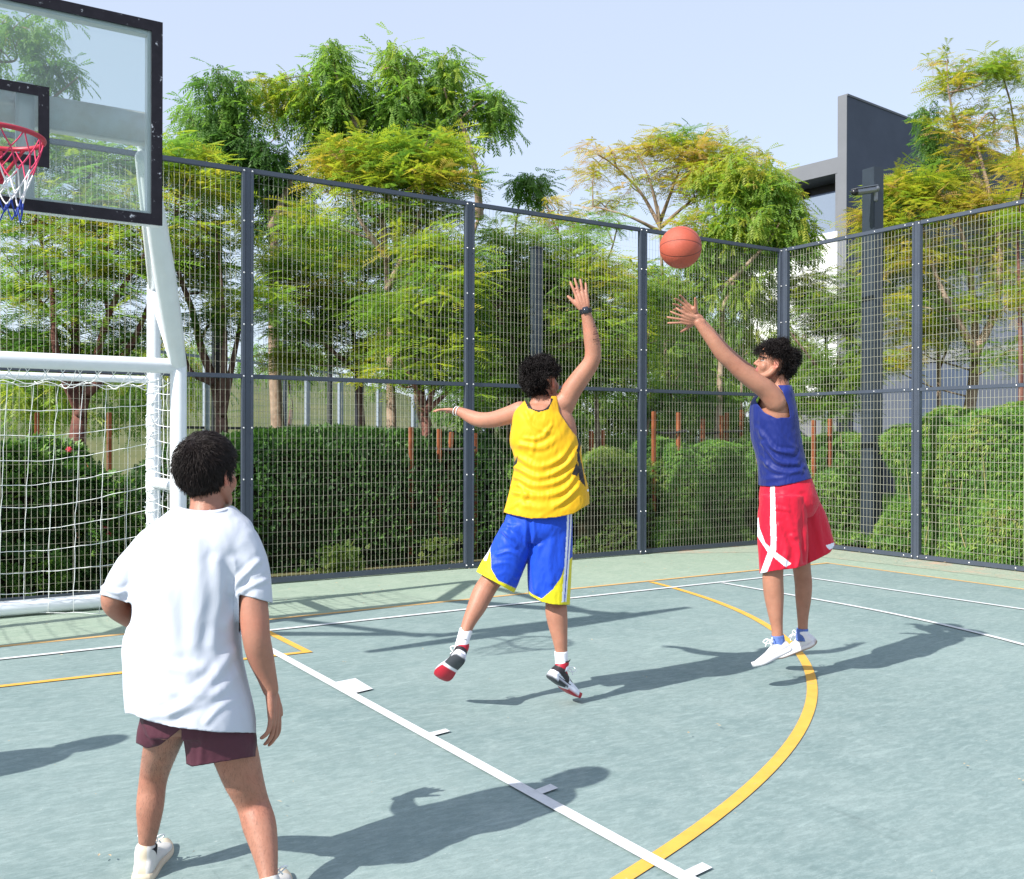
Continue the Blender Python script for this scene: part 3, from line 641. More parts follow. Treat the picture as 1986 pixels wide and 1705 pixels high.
# ================================================================== VEGETATION
def leaf_template(kind):
    """returns verts (n,3), quads; leaf grows along +x, z up"""
    V, Q = [], []
    def quad(a, b, c, d): k = len(V); V.extend([a, b, c, d]); Q.append((k, k+1, k+2, k+3))
    if kind in ('fern', 'hang'):
        n = 11 if kind == 'fern' else 9; dr = .30 if kind == 'fern' else .12
        for i in range(n):
            t = .10+.90*i/(n-1); L_ = (.30 if kind == 'fern' else .24)*math.sin(math.pi*min(1, .22+.74*(1-abs(t-.45)*1.1))) ; z = -dr*t*t
            wd = .020 if kind == 'fern' else .036
            for s in (-1, 1):
                dx, dy = (.42, .90*s) if kind == 'fern' else (.70, .70*s)
                b = np.array([t, 0, z]); e = b+np.array([dx*L_, dy*L_, -.06*L_ if kind == 'fern' else -.25*L_]); w_ = np.array([wd, -wd*.4*s, 0])
                m = (b+e)/2+np.array([0, 0, .02]); quad(b, m-w_, e, m+w_)
        quad(np.array([0, -.006, 0]), np.array([.55, -.005, -dr*.3]), np.array([1, 0, -dr]), np.array([.55, .005, -dr*.3]))
    elif kind == 'blade':
        for a, l in ((0, 1), (.5, .8), (-.55, .85), (.9, .6), (-1, .55)):
            d = np.array([math.cos(a), math.sin(a), 0]); w_ = np.array([-d[1], d[0], 0])*.055; m = d*l*.5+np.array([0, 0, .10*l]); quad(np.zeros(3), m-w_, d*l+np.array([0, 0, -.12]), m+w_)
    elif kind == 'small':
        for a, l, x in ((.9, .6, 0), (-.9, .6, .05), (.8, .55, .35), (-.8, .55, .4), (0, .6, .6)):
            d = np.array([math.cos(a), math.sin(a), 0]); w_ = np.array([-d[1], d[0], 0])*.17; b = np.array([x, 0, 0]); quad(b, b+d*l*.5-w_+[0, 0, .05], b+d*l, b+d*l*.5+w_+[0, 0, .05])
    return np.array(V, float), np.array(Q, int)
TPL = {k: leaf_template(k) for k in ('fern', 'hang', 'blade', 'small')}
def rotmats(yaw_, pitch_, roll_):
    cy, sy, cp, sp_, c, s = np.cos(yaw_), np.sin(yaw_), np.cos(pitch_), np.sin(pitch_), np.cos(roll_), np.sin(roll_)
    X = np.stack([cy*cp, sy*cp, sp_], 1); Y0 = np.stack([-sy, cy, 0*cy], 1); Z0 = np.cross(X, Y0)
    Y = Y0*c[:, None]+Z0*s[:, None]; Z = np.cross(X, Y); return np.stack([X, Y, Z], 2)
def leaves_mesh(name, kind, P, yaw_, pitch_, roll_, scale, tint):
    V, Q = TPL[kind]; R_ = rotmats(yaw_, pitch_, roll_); N = len(P)
    W = np.einsum('nij,vj->nvi', R_, V)*scale[:, None, None]+P[:, None, :]
    QQ = (Q[None]+(np.arange(N)*len(V))[:, None, None]).reshape(-1, 4); me = np_mesh(name, W.reshape(-1, 3), QQ)
    a = me.attributes.new('tint', 'FLOAT', 'POINT'); a.data.foreach_set('value', np.repeat(np.clip(tint, 0, 1), len(V)).astype(np.float32)); return me
GREEN = [(0, (.05, .115, .035)), (.25, (.11, .225, .05)), (.5, (.205, .345, .065)), (.72, (.36, .42, .06)), (.88, (.52, .43, .09)), (1, (.56, .38, .18))]
M_leaf = leafmat('foliage_green', GREEN, .5)
M_bright = leafmat('foliage_bright', [(0, (.04, .10, .025)), (.5, (.13, .27, .05)), (1, (.30, .36, .09))], .42)
M_hedge = leafmat('hedge_leaf', [(0, (.020, .050, .016)), (.4, (.045, .11, .028)), (.75, (.10, .22, .04)), (1, (.20, .34, .06))], .25)
M_bamboo = leafmat('narrow_leaf', [(0, (.06, .16, .04)), (.5, (.15, .32, .06)), (.8, (.27, .42, .08)), (1, (.46, .44, .15))], .35)
M_bark = mat('bark_brown', (.20, .12, .095, 1), .9, .2, noise_amt=1, nscale=7, col2=(.09, .05, .045, 1), bump=.7, bscale=25)
M_barkr = mat('bark_red', (.22, .10, .075, 1), .9, .2, noise_amt=1, nscale=7, col2=(.085, .035, .03, 1), bump=.7, bscale=25)
M_barkp = mat('bark_pale', (.36, .27, .20, 1), .9, .2, noise_amt=1, nscale=7, col2=(.20, .14, .10, 1), bump=.6, bscale=25)
def sprays(r, C_, ax, n, kind, lf, size, tlo, thi, layered=0):
    """returns spray points and leaves around them"""
    P = []
    while len(P) < n:
        v = r.normal(0, .50, 3); q = np.linalg.norm(v)
        if q > 1.28 or q < .12: continue
        if layered: v[2] = (round((v[2]+1)*layered)/layered-1)+r.normal(0, .06)
        P.append(v)
    P = np.array(P); W = C_+P[:, :1]*ax[0]+P[:, 1:2]*ax[1]+P[:, 2:3]*ax[2]
    # break into clumps so gaps show
    k = max(3, n//9); cen = W[r.choice(n, k, replace=False)]; d = np.linalg.norm(W[:, None]-cen[None], axis=2); j = d.argmin(1); W = W+(cen[j]-W)*(.30*r.random((n, 1)))
    L_ = np.repeat(W, lf, 0); N = len(L_)
    out = (P/np.linalg.norm(P, axis=1, keepdims=True)); ya = np.arctan2((out@np.array([ax[0], ax[1], ax[2]]))[:, 1], (out@np.array([ax[0], ax[1], ax[2]]))[:, 0])
    yw = np.repeat(ya, lf)+r.normal(0, 1.5, N)
    if kind == 'fern': pt = r.normal(.12, .28, N)
    elif kind == 'hang': pt = r.normal(-.75, .5, N)
    else: pt = r.normal(0, .6, N)
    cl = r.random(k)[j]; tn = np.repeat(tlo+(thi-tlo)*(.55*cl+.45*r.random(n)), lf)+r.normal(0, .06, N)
    return W, (L_+r.normal(0, size*.10, (N, 3)), yw, pt, r.normal(0, .35, N), size*r.uniform(.65, 1.2, N), tn)
def tree(name, label, stems, D, r0, blobs, bark, cat='tree', group=None, leafm=None, seed=0, kinds='fern', twig=.012, base=None):
    """stems: list of px polylines [(px,py),...] bottom first. blobs: (px,py,rx,ry,dD,n,kind,size,tlo,thi,stem)"""
    r = np.random.default_rng(seed+11); rr_ = random.Random(seed)
    b = U(stems[0][0][0], 852, D); root = empty(name, (b.x, b.y, 0), label, cat, group)
    bm = bmesh.new(); SP = []
    for k, st in enumerate(stems):
        pts = [U(x, y, D+(.25*math.sin(k*2.1+i*.7) if i else 0)) for i, (x, y) in enumerate(st)]
        if k == 0 or st[0][1] > 820: pts = [Vector((pts[0].x, pts[0].y, -.05))]+pts
        n_ = len(pts); rr0 = r0*(1 if k == 0 else .52); rad_ = [max(.011, rr0*(1-.84*i/(n_-1))) for i in range(n_)]
        rad_[0] *= 1.15; tube(bm, pts, rad_, 9, 6); SP.append([Vector(p[:3]) for p in cr(pts, 8)])
    allp = [p for s in SP for p in s]; groups = {}
    for (px, py, rx, ry, dD, n, kind, size, tlo, thi) in blobs:
        Dc = D+dD; C_ = np.array(U(px, py, Dc)); ax = [RTn*rx/F*Dc, FWn*.5*(rx+ry)/F*Dc*.9, np.array([0, 0, 1.0])*ry/F*Dc]
        n = int(n*(1.28 if py > 470 else .95)); size = size*(.76 if kind == 'fern' else .84); lf = 6
        W, arr = sprays(r, C_, ax, n, kind, lf, size, tlo, thi, layered=(max(2, int(ry/F*Dc/.35)) if kind == 'fern' else 0)); groups.setdefault(kind, []).append(arr)
        Cv = Vector(C_); lowc = Cv-Vector((0, 0, ry/F*Dc*.8))
        st = min(allp, key=lambda p: (p-lowc).length+max(0, p.z-lowc.z)*1.5)
        mid = (st+Cv)/2+Vector((rr_.uniform(-.2, .2), rr_.uniform(-.2, .2), rr_.uniform(-.1, .25)))
        th_ = min(r0*.24, .012+.00016*n); tube(bm, [st, mid, Cv], [th_, th_*.7, th_*.4], 7, 6)
        hub = [Vector(p[:3]) for p in cr([st, mid, Cv], 6)][4:]
        for q in W[::5]:
            q = Vector(q); h = min(hub, key=lambda p: (p-q).length); m_ = (h+q)/2+Vector((0, 0, (q-h).length*rr_.uniform(-.02, .18))); tube(bm, [h, m_, q], [twig, twig*.7, .004], 4, 3, False)
    obj('trunk', bm, bark, root, True)
    for kind, A in groups.items():
        cat_ = [np.concatenate([a[i] for a in A]) for i in range(6)]
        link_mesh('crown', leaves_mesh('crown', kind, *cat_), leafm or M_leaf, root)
    return root
f_, h_, s_ = 'fern', 'hang', 'small'
tree('flame_tree', 'feathery tree with reddish forked trunks behind the goal net, spreading over the crossbar', [[(150, 870), (155, 800), (150, 740), (146, 640), (143, 540), (138, 430)], [(156, 800), (185, 700), (215, 600), (262, 520), (300, 470)], [(152, 790), (110, 690), (100, 560), (70, 430)], [(170, 760), (240, 690), (285, 600), (292, 545)]], 12.0, .12,
     [(60, 560, 110, 110, .2, 70, f_, .46, .2, .8), (200, 520, 120, 100, -.2, 80, f_, .46, .2, .85), (110, 400, 150, 75, .2, 90, f_, .5, .3, .9), (270, 420, 90, 70, 0, 50, f_, .46, .3, .9), (210, 310, 130, 50, .5, 70, f_, .48, .35, .75),
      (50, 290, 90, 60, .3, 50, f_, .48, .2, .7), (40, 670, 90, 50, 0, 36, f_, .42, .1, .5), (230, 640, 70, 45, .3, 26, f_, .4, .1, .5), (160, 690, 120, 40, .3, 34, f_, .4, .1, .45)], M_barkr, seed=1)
tree('flame_tree', 'tall loose tree whose top is seen through the glass backboard at the upper left', [[(-60, 850), (-40, 500), (-20, 200), (10, 60)], [(-30, 330), (60, 230), (150, 150)]], 14.0, .11,
     [(20, 60, 110, 55, 0, 60, h_, .40, .3, .7), (95, 130, 62, 40, 0, 34, h_, .40, .15, .5), (-60, 200, 100, 90, 0, 40, h_, .4, .3, .6)], M_barkp, seed=2)
tree('flame_tree', 'branching feathery tree between the white goal post and the first full fence post', [[(430, 850), (428, 800), (415, 740), (392, 680), (372, 600), (345, 520), (340, 430)], [(432, 800), (452, 700), (470, 600), (476, 500)], [(428, 790), (436, 680), (430, 560), (420, 450)], [(410, 740), (370, 720), (352, 660)]], 13.0, .10,
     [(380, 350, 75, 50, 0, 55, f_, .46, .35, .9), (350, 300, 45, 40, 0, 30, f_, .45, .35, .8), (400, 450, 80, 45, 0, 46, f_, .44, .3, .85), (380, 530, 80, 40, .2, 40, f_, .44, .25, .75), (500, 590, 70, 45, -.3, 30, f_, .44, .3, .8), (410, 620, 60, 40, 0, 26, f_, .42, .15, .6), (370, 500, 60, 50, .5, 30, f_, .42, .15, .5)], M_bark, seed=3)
tree('dark_crowned_tree', 'tall dark green tree rising just left of the first full fence post', [[(540, 860), (532, 700), (530, 560), (527, 430), (470, 300), (440, 200)], [(528, 440), (560, 360), (600, 300)]], 15.5, .13,
     [(430, 180, 48, 60, 0, 60, h_, .46, .15, .55), (445, 260, 62, 60, 0, 80, h_, .46, .05, .45), (500, 300, 75, 50, 0, 70, h_, .44, .0, .4), (380, 250, 55, 42, .4, 40, h_, .44, .0, .5), (450, 340, 110, 45, .4, 70, h_, .44, .0, .35), (560, 370, 70, 60, .6, 60, h_, .44, .0, .35), (540, 440, 60, 55, .6, 40, h_, .44, .0, .35), (640, 470, 50, 45, 1, 36, h_, .44, .0, .3)], M_barkp, seed=4)
tree('weeping_tree', 'tallest tree with drooping light green leaf clusters above the fence, left of the sky gap', [[(832, 860), (815, 780), (800, 640), (770, 480), (745, 350), (690, 240), (650, 140)], [(770, 470), (800, 330), (800, 200), (760, 120)], [(930, 420), (922, 330), (895, 240), (862, 200), (850, 130)], [(800, 640), (880, 540), (930, 420), (940, 400)]], 16.0, .12,
     [(640, 100, 34, 34, 0, 30, h_, .46, .35, .75), (655, 165, 48, 50, 0, 60, h_, .48, .25, .7), (575, 175, 60, 40, 0, 50, h_, .46, .35, .85), (520, 160, 40, 30, 0, 24, h_, .42, .4, .85), (620, 215, 60, 40, 0, 46, h_, .46, .2, .7),
      (770, 110, 40, 34, 0, 34, h_, .46, .3, .7), (790, 175, 60, 55, 0, 76, h_, .48, .25, .7), (868, 120, 30, 32, 0, 30, h_, .44, .3, .7), (870, 180, 36, 50, 0, 44, h_, .46, .2, .65), (725, 210, 60, 45, .3, 50, h_, .46, .2, .65), (840, 250, 52, 45, 0, 50, h_, .46, .2, .6),
      (950, 190, 38, 28, 0, 34, h_, .44, .25, .6), (955, 225, 34, 22, 0, 22, h_, .44, .2, .55), (700, 280, 80, 45, .3, 66, h_, .46, .25, .75), (800, 290, 60, 40, .3, 44, h_, .46, .35, .8), (905, 285, 20, 30, 0, 12, h_, .38, .3, .6), (640, 260, 50, 40, .3, 30, h_, .44, .2, .6)], M_barkp, seed=5)
tree('flame_tree', 'olive feathery tree in flat layers behind the first full fence panel', [[(760, 860), (758, 760), (757, 660), (752, 560), (745, 470), (735, 420)], [(752, 560), (790, 480), (812, 420), (820, 370)], [(750, 500), (700, 430), (680, 380)], [(745, 480), (745, 400), (760, 340)]], 13.2, .085,
     [(700, 295, 80, 28, 0, 56, f_, .46, .5, 1.0), (820, 300, 75, 30, 0, 56, f_, .46, .35, .9), (760, 345, 145, 30, 0, 95, f_, .48, .4, .95), (860, 350, 60, 35, .2, 46, f_, .46, .3, .85), (640, 330, 35, 22, 0, 16, f_, .44, .45, .9), (600, 440, 60, 30, -.2, 36, f_, .46, .45, .9), (720, 420, 110, 32, .3, 60, f_, .44, .3, .85), (840, 420, 80, 35, .3, 40, f_, .44, .3, .7)], M_barkp, seed=6)
tree('flame_tree', 'low spreading tree with fern like leaves over the long dark hedge', [[(700, 860), (700, 800), (690, 700), (680, 600), (650, 500)], [(695, 720), (760, 660), (800, 600)], [(690, 720), (620, 660), (570, 620)]], 14.2, .075,
     [(620, 560, 90, 35, 0, 50, f_, .46, .35, .9), (560, 520, 70, 35, 0, 40, f_, .46, .4, .9), (690, 600, 90, 45, 0, 70, f_, .46, .3, .75), (600, 640, 75, 38, 0, 46, f_, .46, .3, .7), (730, 520, 80, 45, .3, 56, f_, .46, .3, .8), (720, 680, 80, 35, 0, 50, f_, .44, .35, .8), (570, 700, 60, 22, 0, 22, f_, .44, .4, .8), (660, 480, 80, 45, .5, 44, f_, .44, .05, .4)], M_bark, seed=7)
tree('flame_tree', 'forked red brown tree with bright leaves beside the stakes at the hedge end', [[(828, 870), (822, 800), (815, 740), (800, 660), (790, 560)], [(826, 800), (856, 700), (880, 600)], [(820, 780), (790, 720), (770, 690)], [(824, 800), (870, 760), (905, 735)]], 12.6, .075,
     [(800, 600, 80, 45, 0, 60, f_, .46, .3, .75), (870, 560, 70, 50, 0, 56, f_, .46, .35, .85), (830, 670, 90, 40, 0, 60, f_, .46, .3, .75), (760, 730, 60, 22, 0, 20, f_, .42, .4, .8), (860, 500, 70, 40, .2, 40, f_, .46, .3, .85), (820, 470, 60, 35, .2, 30, f_, .44, .3, .9), (880, 740, 50, 30, 0, 20, f_, .42, .3, .7)], M_barkr, seed=8)
tree('flame_tree', 'dense feathery tree between the two fence posts behind the player in yellow', [[(1000, 880), (1000, 800), (1010, 700), (1000, 600), (985, 500)], [(1008, 720), (1080, 620), (1120, 540)], [(1005, 680), (960, 600), (945, 520)]], 14.4, .10,
     [(985, 470, 70, 45, 0, 56, f_, .46, .3, .75), (950, 560, 60, 50, 0, 50, f_, .46, .3, .85), (1050, 540, 90, 50, 0, 80, f_, .48, .35, .85), (1140, 530, 90, 45, 0, 76, f_, .48, .45, .98), (1100, 620, 100, 55, 0, 95, f_, .48, .3, .8), (980, 650, 70, 55, 0, 60, f_, .46, .25, .7), (1190, 640, 60, 60, 0, 50, f_, .46, .35, .85), (1080, 720, 110, 50, .2, 80, f_, .46, .2, .6), (960, 740, 60, 45, 0, 40, f_, .44, .2, .6), (1190, 740, 60, 40, .2, 36, f_, .44, .3, .75), (1120, 470, 50, 25, 0, 24, f_, .44, .3, .6)], M_bark, seed=9)
tree('slender_tree', 'single leafy sprig on a thin stem poking above the fence in the sky gap', [[(985, 860), (990, 600), (1000, 440), (1012, 380), (1018, 345)]], 17.0, .035, [(1030, 345, 28, 20, 0, 24, h_, .44, .1, .45), (1005, 352, 14, 16, 0, 9, h_, .36, .1, .45), (1045, 372, 16, 20, 0, 8, h_, .4, .15, .5)], M_barkp, seed=10, twig=.008)
tree('thorny_tree', 'slim tree with thin bare twigs and pale leaf tufts just behind the third fence post', [[(1160, 880), (1150, 700), (1120, 560), (1090, 470), (1060, 400)], [(1130, 600), (1180, 500), (1200, 430)]], 15.2, .05, [(1090, 420, 60, 30, 0, 18, f_, .34, .6, 1.0), (1160, 440, 40, 26, 0, 16, f_, .4, .3, .6), (1080, 450, 40, 18, 0, 12, f_, .4, .3, .6), (1060, 385, 30, 20, 0, 6, f_, .3, .8, 1)], M_barkp, seed=11, twig=.009)
tree('flame_tree', 'yellow olive umbrella crowned tree with a straight trunk, rising behind the basketball', [[(1302, 880), (1300, 800), (1293, 700), (1288, 600), (1283, 500), (1280, 440), (1277, 400)], [(1281, 440), (1240, 370), (1190, 320), (1160, 300)], [(1280, 430), (1260, 350), (1235, 300)], [(1280, 430), (1310, 350), (1330, 300)], [(1282, 440), (1340, 390), (1400, 350)], [(1281, 450), (1220, 420), (1150, 400)]], 16.9, .065,
     [(1340, 285, 85, 28, 0, 60, f_, .46, .6, 1.0), (1245, 290, 80, 22, 0, 24, f_, .44, .65, 1.0), (1400, 310, 70, 30, 0, 54, f_, .46, .55, 1), (1340, 335, 90, 40, 0, 50, f_, .46, .6, 1.0), (1185, 300, 60, 30, 0, 14, f_, .42, .7, 1), (1160, 340, 40, 24, 0, 12, f_, .42, .7, 1), (1180, 390, 50, 24, 0, 14, f_, .42, .6, .95), (1410, 370, 70, 45, 0, 44, f_, .46, .5, .95), (1230, 350, 70, 34, 0, 12, f_, .4, .6, 1), (1320, 262, 22, 14, 0, 12, f_, .4, .3, .6)], M_barkp, seed=12)
tree('broadleaf_tree', 'leafy bright green tree just left of the house, overhanging the fence corner', [[(1392, 880), (1396, 760), (1400, 640), (1402, 540), (1390, 450)], [(1400, 600), (1430, 530), (1450, 450)], [(1402, 560), (1480, 480), (1520, 420)]], 16.0, .08,
     [(1405, 330, 60, 32, .3, 56, h_, .40, .45, .8), (1460, 345, 62, 42, 0, 100, h_, .42, .35, .8), (1508, 372, 36, 40, 0, 54, h_, .42, .4, .8), (1450, 430, 85, 50, 0, 110, h_, .42, .35, .8), (1540, 430, 40, 35, 0, 44, h_, .42, .35, .75), (1500, 470, 60, 35, 0, 50, h_, .42, .3, .7), (1560, 470, 36, 20, 0, 22, h_, .38, .3, .65), (1370, 480, 70, 50, .3, 56, h_, .40, .3, .7), (1400, 560, 90, 45, .3, 60, h_, .38, .3, .7), (1460, 540, 60, 40, .3, 40, h_, .38, .3, .7), (1350, 430, 50, 30, 0, 26, f_, .42, .55, .95)], M_barkp, seed=13)
tree('broadleaf_tree', 'small leafed tree with pale multiple stems standing behind the shooting arm', [[(1360, 880), (1366, 780), (1380, 700), (1400, 620), (1410, 560)], [(1366, 780), (1345, 690), (1330, 620)], [(1440, 880), (1438, 780), (1440, 690), (1450, 610)], [(1250, 880), (1262, 780), (1255, 690), (1262, 600)]], 16.5, .06,
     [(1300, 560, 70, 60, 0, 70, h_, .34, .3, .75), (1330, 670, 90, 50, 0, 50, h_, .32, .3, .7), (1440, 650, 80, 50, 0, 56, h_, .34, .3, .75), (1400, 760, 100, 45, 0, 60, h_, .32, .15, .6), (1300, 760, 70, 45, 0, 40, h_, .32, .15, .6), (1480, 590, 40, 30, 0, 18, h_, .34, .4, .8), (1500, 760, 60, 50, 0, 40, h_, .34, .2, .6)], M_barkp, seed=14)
tree('flame_tree', 'low bushy bright green tree behind the corner, under the balcony', [[(1612, 880), (1610, 800), (1605, 720), (1600, 640)], [(1608, 760), (1660, 690), (1700, 650)], [(1606, 740), (1560, 680), (1530, 640)]], 16.2, .065,
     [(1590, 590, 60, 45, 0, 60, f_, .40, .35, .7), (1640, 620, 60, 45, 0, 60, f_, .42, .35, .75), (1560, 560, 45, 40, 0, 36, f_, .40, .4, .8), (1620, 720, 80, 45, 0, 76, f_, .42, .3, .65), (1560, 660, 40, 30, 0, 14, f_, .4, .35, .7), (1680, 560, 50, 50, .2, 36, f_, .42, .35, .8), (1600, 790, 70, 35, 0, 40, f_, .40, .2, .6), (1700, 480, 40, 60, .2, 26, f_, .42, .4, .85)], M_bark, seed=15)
tree('flame_tree', 'large yellow olive tree with thick pale trunk behind the last fence panel on the right', [[(1870, 870), (1876, 820), (1888, 740), (1892, 660), (1885, 560), (1870, 470), (1845, 400)], [(1890, 690), (1930, 600), (1940, 480), (1920, 380), (1900, 300), (1880, 230)], [(1890, 680), (1845, 600), (1810, 520), (1790, 440)], [(1935, 500), (1970, 400), (1975, 300), (1960, 200)], [(1925, 400), (1880, 320), (1855, 250), (1840, 180)]], 15.6, .13,
     [(1742, 375, 48, 36, 0, 50, f_, .46, .45, .95), (1800, 360, 70, 35, 0, 60, f_, .46, .4, .95), (1760, 420, 90, 40, 0, 70, f_, .46, .35, .9), (1870, 400, 70, 40, 0, 56, f_, .46, .5, 1), (1690, 425, 32, 22, 0, 20, f_, .44, .5, 1), (1950, 420, 60, 45, 0, 44, f_, .46, .5, 1),
      (1850, 160, 40, 30, 0, 22, f_, .4, .6, 1), (1900, 140, 50, 28, 0, 34, f_, .42, .45, .9), (1960, 130, 40, 30, 0, 26, f_, .42, .4, .85), (1850, 240, 45, 26, 0, 18, f_, .42, .5, .95), (1930, 230, 60, 35, 0, 30, f_, .42, .55, 1), (1890, 300, 60, 30, 0, 26, f_, .42, .5, 1), (1970, 320, 40, 35, 0, 22, f_, .42, .5, 1), (1840, 120, 24, 14, 0, 8, f_, .34, .6, 1),
      (1760, 500, 80, 40, 0, 44, f_, .44, .45, .95), (1880, 500, 80, 45, .2, 44, f_, .44, .4, .9), (1850, 600, 90, 45, .2, 40, f_, .42, .4, .85), (1740, 600, 50, 40, 0, 26, f_, .42, .5, .95), (1960, 560, 40, 60, 0, 24, f_, .42, .5, 1), (1780, 680, 60, 35, 0, 20, f_, .42, .5, .9), (1940, 690, 50, 40, 0, 20, f_, .42, .4, .85), (1700, 700, 50, 30, 0, 16, f_, .42, .5, .9)], M_barkp, seed=16)
tree('slender_tree', 'slender dark green sapling in front of the slate blade wall', [[(1822, 860), (1820, 600), (1818, 400), (1812, 320), (1800, 225)]], 16.0, .045, [(1800, 218, 22, 24, 0, 22, h_, .30, .1, .4), (1806, 268, 26, 24, 0, 24, h_, .30, .1, .4), (1822, 300, 30, 20, 0, 16, h_, .3, .1, .4), (1830, 340, 50, 30, 0, 24, h_, .32, .1, .45)], M_barkp, seed=17, twig=.008)
tree('flame_tree', 'slim tree with a straight reddish trunk at the right edge of the picture', [[(1980, 870), (1980, 700), (1977, 560), (1974, 460), (1980, 380)]], 14.6, .05, [(1990, 420, 50, 30, 0, 26, f_, .42, .45, .9), (1990, 330, 40, 40, 0, 20, f_, .4, .5, .95), (2010, 560, 40, 50, 0, 20, f_, .4, .4, .9)], M_barkr, seed=18)
tree('flame_tree', 'thin trunked tree between the dark camera pole and the fence post on the right', [[(1822, 870), (1822, 800), (1820, 700), (1806, 600), (1790, 540)], [(1820, 720), (1850, 640), (1860, 590)]], 16.4, .04, [(1800, 560, 60, 40, 0, 30, f_, .42, .45, .9), (1830, 640, 50, 35, 0, 22, f_, .42, .4, .85), (1760, 640, 50, 35, 0, 20, f_, .42, .4, .85), (1730, 500, 40, 40, 0, 20, f_, .42, .4, .9)], M_barkr, seed=19)
tree('understorey_tree', 'dense low green tree filling the gap between second and third fence posts', [[(900, 870), (905, 800), (900, 720)], [(904, 800), (930, 740), (940, 700)]], 17.5, .06, [(900, 680, 80, 60, 0, 60, f_, .46, .2, .7), (930, 780, 80, 50, 0, 60, h_, .44, .15, .6), (960, 620, 70, 50, 0, 46, f_, .46, .3, .8), (1010, 800, 60, 40, 0, 34, h_, .42, .15, .6)], M_bark, seed=41)
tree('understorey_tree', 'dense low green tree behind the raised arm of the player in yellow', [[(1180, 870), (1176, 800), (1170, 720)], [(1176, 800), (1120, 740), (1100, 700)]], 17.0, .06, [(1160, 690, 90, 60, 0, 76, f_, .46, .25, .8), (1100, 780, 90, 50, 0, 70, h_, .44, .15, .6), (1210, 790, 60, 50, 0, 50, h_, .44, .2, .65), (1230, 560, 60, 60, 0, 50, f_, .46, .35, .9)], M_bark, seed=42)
tree('understorey_tree', 'dense low leafy tree closing the view between third fence post and corner', [[(1340, 870), (1342, 800), (1350, 700)], [(1342, 790), (1420, 740), (1460, 700)]], 19.0, .06, [(1290, 640, 60, 60, 0, 46, h_, .46, .35, .85), (1380, 690, 90, 50, 0, 60, h_, .46, .25, .8), (1340, 810, 110, 40, 0, 70, h_, .44, .15, .6), (1470, 810, 70, 40, 0, 40, h_, .44, .2, .7), (1440, 480, 70, 50, 0, 46, h_, .44, .3, .75)], M_bark, seed=43)
# background trees closing the view beyond the far court
bgl = ['rounded hazy green tree far beyond the goal on the left', 'pale green tree far behind the dark corner of the goal', 'distant yellow green tree over the neighbouring court', 'distant mid green tree behind the tallest tree', 'distant dense tree behind the player in yellow', 'distant bushy tree behind the basketball', 'distant dark tree beside the house']
for i, (px, py, rx, ry, D, n) in enumerate([(60, 730, 170, 110, 24, 150), (300, 730, 130, 100, 26, 130), (560, 700, 110, 60, 34, 80), (800, 640, 110, 110, 25, 130), (1040, 660, 130, 130, 22, 170), (1290, 660, 120, 130, 23, 110), (1510, 700, 90, 90, 22, 70)]):
    tree('background_tree', bgl[i], [[(px, 850), (px+5, 780), (px-5, 700)]], D, .12, [(px, py, rx, ry, 0, n, h_, .62, .2, .75), (px+rx*.3, py-ry*.3, rx*.6, ry*.5, -.5, n//3, h_, .6, .35, .85)], M_bark, seed=30+i, group=None)
